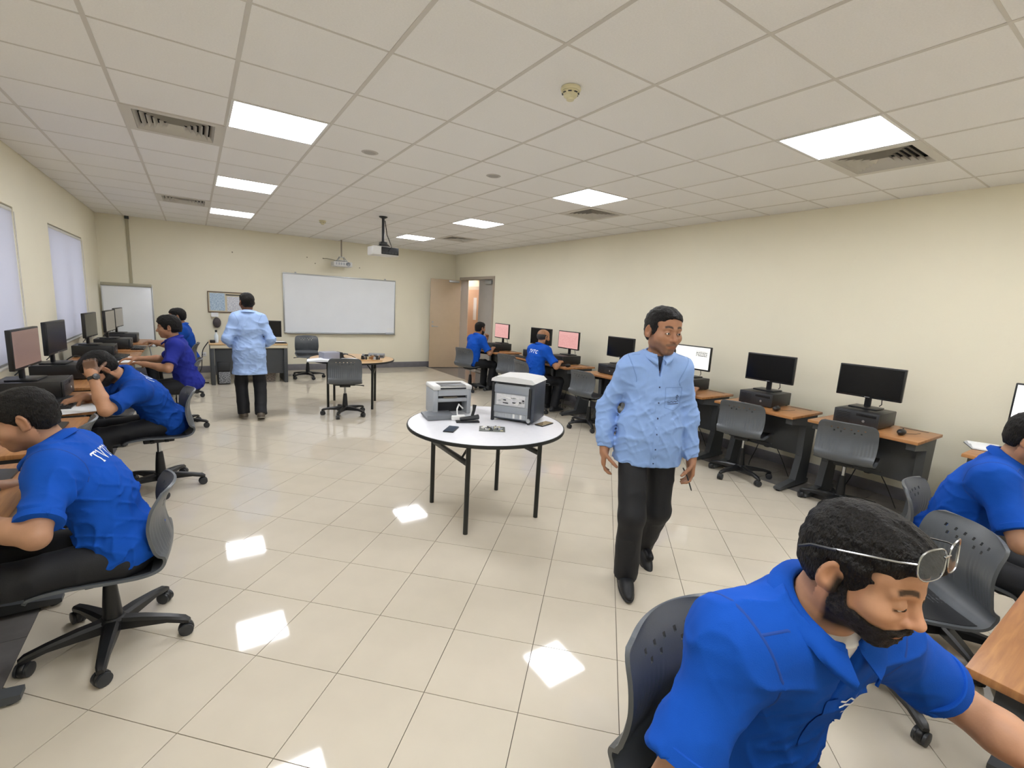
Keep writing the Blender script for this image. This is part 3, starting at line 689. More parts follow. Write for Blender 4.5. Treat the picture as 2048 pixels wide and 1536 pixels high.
t = thing('flat_drive', 'flat grey disc drive at the rim of the far round table', 'drive', (2.66, 5.93, TZ), -.4)
B().box(-.12, .12, -.09, .09, 0, .055, .005).build('case', mat('drive_grey', '767a7e', .4), t); B().box(-.11, .11, -.092, -.089, .02, .035).build('slot', DARK, t, smooth=False)
t = thing('table_fan', 'small dark dish on a stand on the far round table', 'dish', (2.16, 5.95, TZ), 0)
B().lathe([(0, 0), (.03, 0), (.012, .02), (.012, .04), (.08, .055), (.075, .06), (0, .045)], 20).build('dish', DARK, t); B().tube([(.05, 0, .05), (.12, -.05, .03), (.16, -.1, .006)], .005, 6).build('cord', BLACK, t)
tag(B().box(-.1, .1, -.07, .07, 0, .03, .006).build('white_tray', WHITE, None, (2.17, 5.60, TZ), .1), 'low white plastic tray in the middle of the far round table', 'tray')

# ================================================================== far wall
t = thing('wall_whiteboard', 'large wall mounted whiteboard with thin grey frame', 'whiteboard', (3.077, YF, .79), 0)
a, h = 1.195, 1.245
B().box(-a+.02, a-.02, -.025, 0, .02, h-.02).build('board_surface', BOARD, t, smooth=False)
q = B(); q.box(-a, a, -.032, 0, 0, .03, .006); q.box(-a, a, -.032, 0, h-.025, h, .006); q.box(-a, -a+.025, -.032, 0, .03, h-.025, .006); q.box(a-.025, a, -.032, 0, .03, h-.025, .006); q.build('frame', ALU, t)
B().box(-a+.05, a-.02, -.085, -.02, -.004, .012, .004).build('pen_tray', mat('tray_alu', '9a9da0', .4, .5), t)
for x in (-.95, .95): B().box(x-.015, x+.015, -.03, 0, h-.005, h+.025, .004).build('hanging_bracket', ALU, t)
B().box(a-.23, a-.05, -.075, -.033, .012, .04, .004).build('eraser', mat('eraser', 'c9ced6', .6), t)
B().box(a-.2, a-.03, -.0268, -.0255, .05, .14).build('sticker', PAPER, t, smooth=False)
t = thing('flip_chart', 'white flip chart board on an easel in the corner by the windows', 'flip chart', (-.60, 9.33, 0), 0)
B().box(-.335, .335, -.012, .012, .55, 1.60, .004).build('board', BOARD, t)
q = B(); q.box(-.35, -.33, -.018, .018, .54, 1.62, .004); q.box(.33, .35, -.018, .018, .54, 1.62, .004); q.box(-.35, .35, -.018, .018, .53, .55, .004); q.build('frame', ALU, t)
B().box(-.345, .345, -.04, .01, 1.585, 1.635, .006).build('clamp_bar', mat('clamp', 'aaa692', .4), t)
for x in (-.25, .25): B().tube([(x, 0, .56), (x*1.25, -.05, .0)], .011, 8).build('leg', ALU, t)
B().tube([(0, .02, 1.2), (0, .22, 0)], .011, 8).build('leg', ALU, t); B().box(-.3, .3, -.06, -.01, .55, .565, .003).build('pen_shelf', ALU, t)
t = thing('wall_conduit', 'thin grey cable conduit running up the far wall above the flip chart', 'conduit', (-.556, YF, 0))
B().box(-.02, .02, -.02, 0, 1.2, H-.03, .003).build('trunking', mat('trunking', 'b3ac92', .5), t); B().box(-.03, .03, -.04, 0, H-.05, H, .004).build('entry_box', DARK, t)
t = thing('notice_board', 'small framed notice board with two pinned sheets', 'notice board', (.885, YF, 1.18), 0)
B().box(-.31, .31, -.015, 0, .0, .385).build('panel', mat('board_beige', 'd6ccb0', .6), t, smooth=False)
q = B(); q.box(-.32, .32, -.022, 0, -.01, .012, .003); q.box(-.32, .32, -.022, 0, .375, .395, .003); q.box(-.32, -.305, -.022, 0, .012, .375, .003); q.box(.305, .32, -.022, 0, .012, .375, .003); q.build('frame', mat('brown_frame', '6d5a48', .5), t)
def print_mat(name, bgc, fg):
    m = bpy.data.materials.new(name); m.use_nodes = True; nt = m.node_tree; L = nt.links.new; b = nt.nodes['Principled BSDF']; b.inputs['Roughness'].default_value = .6
    tc = nt.nodes.new('ShaderNodeTexCoord'); mp = nt.nodes.new('ShaderNodeMapping'); mp.inputs['Scale'].default_value = (6, 1, 22); n = nt.nodes.new('ShaderNodeTexNoise'); n.inputs['Scale'].default_value = 1.4; n.inputs['Detail'].default_value = 2
    L(tc.outputs['Generated'], mp.inputs[0]); L(mp.outputs[0], n.inputs['Vector']); r = nt.nodes.new('ShaderNodeValToRGB'); r.color_ramp.elements[0].position = .45; r.color_ramp.elements[1].position = .6
    r.color_ramp.elements[0].color = lin(fg); r.color_ramp.elements[1].color = lin(bgc); L(n.outputs[0], r.inputs[0]); L(r.outputs[0], b.inputs['Base Color']); return m
B().box(-.285, -.035, -.02, -.016, .03, .365).build('blue_print', print_mat('blue_print', 'cfe0ee', 'a3bdd6'), t, smooth=False)
B().box(.0, .24, -.02, -.016, .02, .31).build('white_print', print_mat('white_print', 'e9ebf0', 'c4c8d2'), t, smooth=False)
B().box(-.02, .3, -.019, -.015, .33, .35).build('dark_strip', DARK, t, smooth=False)
t = thing('hanging_pouch', 'dark pouch with a white tag hanging below the notice board', 'pouch', (.64, YF-.005, .98), 0)
B().sph((.06, -.05, .0), 1, 14, (.07, .045, .10)).build('pouch', mat('pouch', '4d4648', .6, var=.3, scale=20), t); B().box(-.03, .09, -.06, -.05, .11, .19, .002).build('tag', PAPER, t, smooth=False); B().tube([(0, 0, .2), (.03, -.03, .16), (.05, -.04, .1)], .004, 6).build('string', DARK, t)
# teacher desk
t = thing('teacher_desk', 'long teacher desk with dark front panel and wooden top at the far wall', 'desk', (1.13, 8.42, 0))
B().box(-.60, .60, -.34, .34, .685, .71, .004).build('desktop', WOODL, t); B().box(-.59, .59, -.335, -.30, .63, .685, .003).build('front_rail', mat('rail', 'd9cfb6', .5), t)
B().box(-.53, .53, -.28, -.26, .17, .65, .003).build('modesty_panel', DESKG, t)
for s in (-1, 1): B().box(s*.565-.03, s*.565+.03, -.32, .32, 0, .685, .006).build('side_panel', DESKG, t)
place(make_monitor(SCR_OFF, .44, .30), (1.46, 8.44, .711), .05, 'black monitor on the teacher desk below the whiteboard corner', 'computer monitors')
place(copy_tree(kb0), (1.50, 8.2, .71), .05, 'dark keyboard with papers on the teacher desk', 'keyboards')
paper(1.55, 8.25, .735, .30, .21, .1, 'white papers lying on the teacher desk keyboard')
t = thing('water_bottle', 'small clear bottle with a dark cap on the teacher desk', 'bottle', (.64, 8.3, .71)); B().lathe([(0, 0), (.03, 0), (.032, .02), (.032, .12), (.014, .16), (.014, .18), (0, .18)], 16).build('body', mat('bottle_plastic', 'cfd9df', .15), t); B().lathe([(0, .18), (.018, .18), (.018, .215), (0, .215)], 14).build('cap', BLACK, t)
tag(B().box(-.04, .04, -.03, .03, 0, .05, .01).build('small_box', BLACK, None, (.58, 8.24, .71)), 'small black box at the edge of the teacher desk', 'box')
t = thing('tower_computer', 'grey computer tower with a patterned front under the teacher desk', 'computer', (.72, 8.32, 0)); B().box(-.09, .09, -.2, .2, .01, .4, .006).build('case', BLACK, t); B().box(-.075, .095, -.21, -.198, .02, .22, .004).build('front_panel', print_mat('tower_front', 'b5b7ba', '4a4c50'), t); B().box(-.08, .08, -.206, -.198, .25, .38, .003).build('drive_bay', DARK, t)
t = thing('carton_box', 'small printed box on the floor under the teacher desk', 'box', (1.40, 8.42, 0)); B().box(-.14, .14, -.12, .12, 0, .19, .004).build('carton', print_mat('carton', 'b9a99b', '6c6560'), t); B().box(-.14, .14, -.01, .01, .19, .193).build('tape', WOODL, t, smooth=False)
tag(B().tube([tuple(p) for p in catmull([(.52, 8.5, .70), (.44, 8.6, .55), (.42, 8.8, .35), (.40, 9.0, .15), (.30, 9.1, .01), (.1, 9.0, .008), (.25, 8.5, .008), (.5, 8.35, .008)], 50)], .008, 6).build('power_cable', DARK), 'dark power cable hanging off the teacher desk to the floor', 'cable')
for k, (x, lab) in enumerate(((.33, 'white double wall socket left of the teacher desk'), (.46, 'white wall socket next to the teacher desk leg'))):
    t = thing('wall_socket', lab, 'socket', (x, YF, .36)); B().box(-.04, .04, -.01, 0, -.04, .04, .003).build('plate', WHITE, t)
    for s in (-.014, .014): B().box(s-.004, s+.004, -.0115, -.009, -.01, .01).build('slot', DARK, t, smooth=False)
# projectors
t = thing('wall_projector', 'white projector with a silver bracket hung above the whiteboard', 'projector', (2.99, 9.32, 2.23))
B().box(-.19, .19, -.15, .13, 0, .105, .02).build('body', PW, t); B().lathe([(0, 0), (.035, 0), (.04, -.02), (.03, -.025), (0, -.01)], 18, (.1, -.15, .055), 'y').build('lens', mat('lens_glass', '8d9298', .1), t)
q = B(); q.box(-.11, .11, -.1, .08, .12, .128); 
for x, y in ((-.1, -.09), (.1, -.09), (-.1, .07), (.1, .07)): q.tube([(x, y, .10), (x*.4, y*.4, .20)], .007, 6)
q.box(-.05, .05, -.05, .05, .195, .205); q.build('bracket', ALU, t)
B().tube([(0, .0, .2), (0, .0, H-2.23)], .014, 10).build('pole', mat('pole_grey', '9d9484', .4, .3), t)
for k in range(5): B().box(-.15+k*.05, -.12+k*.05, -.153, -.148, .03, .08).build('vent_slot', PG, t, smooth=False)
B().tube([(-.1, .1, .13), (-.25, .2, .16), (-.3, .27, .16)], .006, 6).build('cable', mat('cable_tan', 'a09a84', .6), t)
t = thing('ceiling_projector', 'white projector with black rear hanging on a black ceiling pole', 'projector', (2.69, 5.75, 2.23))
B().box(-.19, .19, -.14, .14, 0, .125, .015).build('body', PW, t); B().box(-.07, .185, -.147, -.138, .015, .118, .006).build('rear_panel', PD, t)
for k in range(5): B().box(-.05+k*.045, -.02+k*.045, -.150, -.146, .03, .05).build('port', DARK, t, smooth=False)
q = B(); q.box(-.08, .08, -.08, .08, .13, .142); q.box(-.05, .05, -.05, .05, .14, .2, .01); q.tube([(-.08, -.05, .12), (-.02, 0, .2)], .01, 6); q.tube([(.1, -.05, .12), (.02, 0, .2)], .01, 6); q.build('bracket', PD, t)
B().tube([(0, 0, .17), (0, 0, H-2.23)], .02, 12).build('pole', PD, t); B().lathe([(0, 0), (.06, 0), (.06, -.012), (.025, -.03), (0, -.03)], 18, (0, 0, H-2.23)).build('ceiling_plate', PD, t); B().tube([(.03, -.14, .06), (.06, -.2, .12), (.04, -.05, .3), (.028, 0, .5)], .006, 6).build('cable', BLACK, t)
# ================================================================== people: implicit surfaces -> one continuous mesh per body
_NT = RNG.random((32, 32, 32)).astype(np.float32)
def vnoise(P, sc):
    q = P*np.asarray(sc, np.float32); i = np.floor(q).astype(np.int32); f = q-i; f = f*f*(3-2*f); i &= 31; j = (i+1) & 31
    x0, y0, z0 = i.T; x1, y1, z1 = j.T; fx, fy, fz = f.T
    a = _NT[x0, y0, z0]*(1-fx)+_NT[x1, y0, z0]*fx; b = _NT[x0, y1, z0]*(1-fx)+_NT[x1, y1, z0]*fx
    c = _NT[x0, y0, z1]*(1-fx)+_NT[x1, y0, z1]*fx; d = _NT[x0, y1, z1]*(1-fx)+_NT[x1, y1, z1]*fx
    return ((a*(1-fy)+b*fy)*(1-fz)+(c*(1-fy)+d*fy)*fz)*2-1
A3 = lambda *v: np.array(v, float)
def nrm(v): v = np.asarray(v, float); return v/max(1e-9, np.linalg.norm(v))
class Sdf:
    def __init__(s): s.p = []; s.posts = []
    def cap(s, a, b, ra, rb=None, k=.02, op='u', flat=None, cuta=False):
        a = np.asarray(a, float); b = np.asarray(b, float); rb = ra if rb is None else rb; ab = b-a; L2 = max(1e-12, ab@ab); e = ab/math.sqrt(L2)
        def f(P):
            q = P-a; t = np.clip(q@ab/L2, 0, 1); d = np.linalg.norm(q-t[:, None]*ab, axis=1)-(ra+(rb-ra)*t)
            if flat is not None: d = np.maximum(d, (P-b)@e-flat)
            if cuta: d = np.maximum(d, (a-P)@e)
            return d
        s.p.append((f, k, op)); return s
    def ell(s, c, r, R=None, k=.02, op='u'):
        c = np.asarray(c, float); r = np.asarray(r, float)
        def f(P):
            q = P-c
            if R is not None: q = q@R           # R columns = axes
            k0 = np.linalg.norm(q/r, axis=1); k1 = np.linalg.norm(q/(r*r), axis=1)
            return k0*(k0-1)/np.maximum(k1, 1e-6)
        s.p.append((f, k, op)); return s
    def box(s, c, h, R, rad=.01, k=.01, op='u'):
        c = np.asarray(c, float); h = np.asarray(h, float)-rad
        def f(P):
            q = np.abs((P-c)@R)-h
            return np.linalg.norm(np.maximum(q, 0), axis=1)+np.minimum(q.max(1), 0)-rad
        s.p.append((f, k, op)); return s
    @staticmethod
    def comb(d, b, k, op):
        if op == 'u':
            h = np.maximum(k-np.abs(d-b), 0)/k; return np.minimum(d, b)-h*h*k*.25
        b = -b; h = np.maximum(k-np.abs(d-b), 0)/k; return np.maximum(d, b)+h*h*k*.25
    def mesh(s, v, lo, hi, post=None, slack=1.15):
        F = 5; V = F*v; lo = np.asarray(lo, float); n = np.ceil((np.asarray(hi)-lo)/V).astype(int)+1
        g = np.stack(np.meshgrid(*[np.arange(m) for m in n], indexing='ij'), -1).reshape(-1, 3)
        Pc = lo+(g+.5)*V; D = np.full(len(Pc), 1e3); dps = []
        for f, k, op in s.p: dp = f(Pc); dps.append(dp); D = Sdf.comb(D, dp, k, op)
        D0 = D; D = post(D, Pc) if post else D
        keep = np.where((np.abs(D) < V*slack) & (D0 < V*2))[0]; nb = len(keep)
        blk = np.full(n+1, -1, int); gk = g[keep]; blk[gk[:, 0], gk[:, 1], gk[:, 2]] = np.arange(nb)
        cs = np.full(n+1, 1e3); cs[:-1, :-1, :-1] = D.reshape(n)
        loc = np.stack(np.meshgrid(*[np.arange(F)]*3, indexing='ij'), -1).reshape(-1, 3)*v
        P = (lo+gk*V)[:, None, :]+loc[None]; d = np.full((nb, F**3), 1e3)
        for (f, k, op), dp in zip(s.p, dps):
            a = np.where(dp[keep] < (D0[keep] if op == 'u' else 0)+1.9*V+k)[0]
            if len(a): d[a] = Sdf.comb(d[a].ravel(), f(P[a].reshape(-1, 3)), k, op).reshape(len(a), -1)
        if post: d = post(d.ravel(), P.reshape(-1, 3)).reshape(nb, -1)
        d = d.reshape(nb, F, F, F); Q = np.empty((nb, F+1, F+1, F+1))
        for dx in (0, 1):
            for dy in (0, 1):
                for dz in (0, 1):
                    nx, ny, nz = gk[:, 0]+dx, gk[:, 1]+dy, gk[:, 2]+dz; ib = blk[nx, ny, nz]
                    ds = tuple(slice(0, F) if e == 0 else slice(F, F+1) for e in (dx, dy, dz)); ss = tuple(slice(0, F) if e == 0 else slice(0, 1) for e in (dx, dy, dz))
                    src = d[np.maximum(ib, 0)][(slice(None),)+ss].copy(); bad = ib < 0
                    if bad.any(): src[bad] = np.sign(cs[nx[bad], ny[bad], nz[bad]])[:, None, None, None]*V
                    Q[(slice(None),)+ds] = src
        co = np.stack([Q[:, x:x+F, y:y+F, z:z+F] for x in (0, 1) for y in (0, 1) for z in (0, 1)], -1)
        cnt = (co < 0).sum(-1); ac = np.argwhere((cnt > 0) & (cnt < 8)); cv = co[ac[:, 0], ac[:, 1], ac[:, 2], ac[:, 3]]
        cell = gk[ac[:, 0]]*F+ac[:, 1:]
        off = np.array([(x, y, z) for x in (0, 1) for y in (0, 1) for z in (0, 1)], float)
        acc = np.zeros((len(ac), 3)); num = np.zeros(len(ac))
        for i in range(8):
            for j in range(i+1, 8):
                if np.abs(off[i]-off[j]).sum() == 1:
                    m = (cv[:, i] < 0) != (cv[:, j] < 0); t = cv[m, i]/(cv[m, i]-cv[m, j]); acc[m] += off[i]+(off[j]-off[i])*t[:, None]; num[m] += 1
        verts = lo+(cell+acc/num[:, None])*v
        dim = n*F+2; key = (cell[:, 0]*dim[1]+cell[:, 1])*dim[2]+cell[:, 2]; od = np.argsort(key); sk = key[od]; quads = []
        for ax, corner in ((0, 4), (1, 2), (2, 1)):
            m = np.where((cv[:, 0] < 0) != (cv[:, corner] < 0))[0]; o1, o2 = (ax+1) % 3, (ax+2) % 3; c = cell[m]; ids = []
            for e1, e2 in ((0, 0), (1, 0), (1, 1), (0, 1)):
                cc = c.copy(); cc[:, o1] -= e1; cc[:, o2] -= e2; kk = (cc[:, 0]*dim[1]+cc[:, 1])*dim[2]+cc[:, 2]
                pos = np.clip(np.searchsorted(sk, kk), 0, len(sk)-1); ids.append(np.where(sk[pos] == kk, od[pos], -1))
            ids = np.stack(ids, 1); flip = cv[m, 0] > 0; ids[flip] = ids[flip][:, ::-1]; quads.append(ids[(ids >= 0).all(1)])
        return verts, np.concatenate(quads)
    def d(s, P):
        D = np.full(len(P), 1e3)
        for f, k, op in s.p: D = Sdf.comb(D, f(P), k, op)
        return D
def np_mesh(name, parts, colors=None):
    V = np.concatenate([p[0] for p in parts]); o = 0; Qs = []
    for p in parts: Qs.append(p[1]+o); o += len(p[0])
    Q = np.concatenate(Qs).astype(np.int32); me = bpy.data.meshes.new(name)
    me.vertices.add(len(V)); me.vertices.foreach_set('co', V.astype(np.float32).ravel()); me.loops.add(Q.size); me.loops.foreach_set('vertex_index', Q.ravel())
    me.polygons.add(len(Q)); me.polygons.foreach_set('loop_start', np.arange(0, Q.size, 4, dtype=np.int32)); me.polygons.foreach_set('use_smooth', np.ones(len(Q), bool))
    me.update(calc_edges=True); me.validate()
    if colors is not None:
        a = me.color_attributes.new('Col', 'FLOAT_COLOR', 'POINT'); a.data.foreach_set('color', np.concatenate([colors, np.ones((len(colors), 1))], 1).astype(np.float32).ravel())
    return me
def smooth_verts(part, it=2, lam=.5):
    V, Q = part; n = len(V)
    for _ in range(it):
        acc = np.zeros_like(V); cnt = np.zeros(n)
        for a, b in ((0, 1), (1, 2), (2, 3), (3, 0)):
            np.add.at(acc, Q[:, a], V[Q[:, b]]); np.add.at(acc, Q[:, b], V[Q[:, a]]); np.add.at(cnt, Q[:, a], 1); np.add.at(cnt, Q[:, b], 1)
        m = cnt > 0; V = V.copy(); V[m] += lam*(acc[m]/cnt[m][:, None]-V[m])
    return V, Q

def ik(a, c, l1, l2, pole):
    a, c = np.asarray(a, float), np.asarray(c, float); v = c-a; L = np.linalg.norm(v); mx = (l1+l2)*.995
    if L > mx: c = a+v/L*mx; v = c-a; L = mx
    e = v/L; x = (l1*l1-l2*l2+L*L)/(2*L); h = math.sqrt(max(0, l1*l1-x*x)); p = np.asarray(pole, float); p = nrm(p-e*(p@e)); return a+e*x+p*h, c
def rotm(yaw=0, pitch=0, roll=0):
    """columns = (right, forward, up) of the turned frame; yaw + turns left, pitch + looks up, roll + tips to the right"""
    cy, sy, cp, sp, cr, sr = math.cos(yaw), math.sin(yaw), math.cos(pitch), math.sin(pitch), math.cos(roll), math.sin(roll)
    Z = np.array([[cy, -sy, 0], [sy, cy, 0], [0, 0, 1]]); X = np.array([[1, 0, 0], [0, cp, -sp], [0, sp, cp]]); Y = np.array([[cr, 0, sr], [0, 1, 0], [-sr, 0, cr]])
    return Z@X@Y
D2R = math.radians
SKINM = mat('skin', 'b98a6b', .5, var=.06, scale=30, bump=.03, bscale=250, attr='Col', spec=.35)
HAIRM = mat('hair', '0f0c0a', .5, var=.45, scale=90, bump=1.0, bscale=230, spec=.28, stretch=(1, 1, .35))
HAIRG = mat('hair_grey', '2b2926', .5, var=.4, scale=90, bump=.7, bscale=260)
BEARD = mat('beard', '1b1512', .6, var=.4, scale=200, bump=.9, bscale=420)
POLO = mat('polo_blue', '0e4cae', .85, var=.05, scale=14, bump=.12, bscale=500, spec=.2)
POLO2 = mat('polo_purple', '222c86', .85, var=.05, scale=14, bump=.12, bscale=500, spec=.2)
POLO3 = mat('polo_deep', '0d4297', .85, var=.05, scale=14, bump=.12, bscale=500, spec=.2)
SHIRT = mat('shirt_light_blue', '86a6da', .7, var=.03, scale=20, bump=.08, bscale=350)
SHIRT2 = mat('shirt_pale_blue', '9db8e4', .7, var=.03, scale=20, bump=.08, bscale=350)
TROU = mat('trousers_black', '0f1117', .7, var=.1, scale=15, bump=.1, bscale=300)
SHOE = mat('shoe_black', '14161a', .5, bump=.1, bscale=200); SOLE = mat('shoe_sole', '8b8578', .6)
EYEW = mat('eye_white', 'd8d2cb', .25); EYEI = mat('iris', '1d120c', .2); TEE = mat('undershirt', 'e8e8e8', .8); PRINT = mat('shirt_print', 'dfeaf2', .6); PRINTD = mat('shirt_stitch', '24365c', .6)

SEAM_SHADE = {'polo_blue': mat('polo_blue_seam_shade', '0d3f92', .8), 'polo_purple': mat('polo_purple_seam_shade', '1c2478', .8), 'polo_deep': mat('polo_deep_seam_shade', '11367e', .8), 'shirt_light_blue': mat('shirt_blue_seam_shade', '7291c6', .8), 'shirt_pale_blue': mat('shirt_pale_seam_shade', '86a1d0', .8)}  # raised seams in darker shirt tones: stitching shadow put into the colour
def head_sdf(s, c, R, hs=1.0, ears=True, lids=.5, fat=1.0, k=.02):
    T = lambda *p: c+R@(np.array(p)*hs)
    E = lambda p, r, kk=.02, op='u', RR=None: s.ell(T(*p), np.array(r)*hs, R if RR is None else R@RR, kk*hs, op)
    E((0, -.016, .034), (.074*fat, .094, .080), .02); E((0, .040, .042), (.060, .044, .050), .03)
    E((0, .024, -.035), (.059*fat, .062, .062), .035); E((0, .048, -.062), (.040*fat, .042, .046), .03)
    s.ell(T(0, .070, -.096), np.array((.024, .017, .016))*hs, R, .022*hs)
    for sx in (-1, 1):
        E((sx*.040, .058, -.026), (.026, .026, .022), .03); E((sx*.050, .0, -.062), (.014, .03, .022), .03)
        s.cap(T(sx*.010, .0845, .021), T(sx*.045, .072, .020), .008*hs, .006*hs, .015*hs)
    for sx in (-1, 1): E((sx*.031, .094, .000), (.019, .016, .0125), .014, 's')
    s.cap(T(0, .082, .016), T(0, .1065, -.028), .0075*hs, .0105*hs, .014*hs); s.ell(T(0, .1085, -.031), np.array((.0115, .0115, .0105))*hs, R, .008*hs)
    for sx in (-1, 1):
        E((sx*.0125, .0965, -.0345), (.0088, .0105, .0078), .006); s.ell(T(sx*.0065, .103, -.0425), np.array((.0042, .0055, .004))*hs, R, .004*hs, 's')
        s.ell(T(sx*.031, .0765, -.001), np.array((.0150, .0148, .0145))*hs, R, .004*hs)       # lids over the eyeballs
        s.cap(T(sx*.019, .0895, -.0005-.006*lids), T(sx*.043, .0845, -.0015-.006*lids), .0022*hs, .0016*hs, .0035*hs, 's')
    E((0, .0815, -.059), (.026, .014, .014), .02)
    E((0, .0930, -.0615), (.021, .0065, .0052), .005); E((0, .0910, -.0715), (.018, .0072, .0058), .006)
    s.cap(T(-.021, .0925, -.0662), T(.021, .0925, -.0662), .0016*hs, None, .004*hs, 's')
    if ears:
        for sx in (-1, 1):
            Re = rotm(sx*.42, 0, 0)@rotm(0, -.18, 0)
            s.ell(T(sx*.080*fat, -.014, -.006), np.array((.0085, .0205, .0345))*hs, R@Re, .008*hs)
            s.ell(T(sx*.0862*fat, -.009, -.001), np.array((.0085, .0115, .021))*hs, R@Re, .005*hs, 's')
            s.ell(T(sx*.078*fat, -.003, -.031), np.array((.006, .008, .010))*hs, R@Re, .006*hs)
    return T
def hand_sdf(s, W, Dv, Nv, side, curl=.5, hs=1.0, spread=.06, thumb=.6):
    """W wrist, Dv finger direction, Nv palm-facing direction, side: +1 = thumb along Dv x Nv"""
    Dv = nrm(Dv); Nv = nrm(np.asarray(Nv)-Dv*(np.asarray(Nv)@Dv)); Sv = np.cross(Dv, Nv)*side; Rh = np.stack([Sv, Dv, Nv], 1)
    P = lambda x, y, z: W+Rh@(np.array((x, y, z))*hs)
    s.cap(P(0, -.02, 0), P(0, .02, 0), .027*hs, .028*hs, .02); s.box(P(.002, .052, 0), np.array((.040, .048, .0135))*hs, Rh, .012*hs, .02)
    for x, L in ((.029, .074), (.010, .083), (-.010, .078), (-.028, .062)):
        p = P(x, .092, 0); a = 0; dx = x*spread*6
        for f_, m_ in ((.45, .75), (.32, 1.0), (.23, .8)):
            a += curl*m_; d_ = Rh@nrm((dx*math.cos(a), math.cos(a), math.sin(a))); q = p+d_*L*f_*hs; s.cap(p, q, .0088*hs, .0080*hs, .005); p = q
    p = P(.034, .022, .006)
    for L, aa in ((.042, .0), (.034, .35), (.026, .35)):
        thumb2 = thumb*(1+aa); d_ = Rh@nrm((.75-.5*thumb2, .72, .25+.5*thumb2)); q = p+d_*L*hs; s.cap(p, q, .0118*hs, .0095*hs, .008); p = q
    return Rh

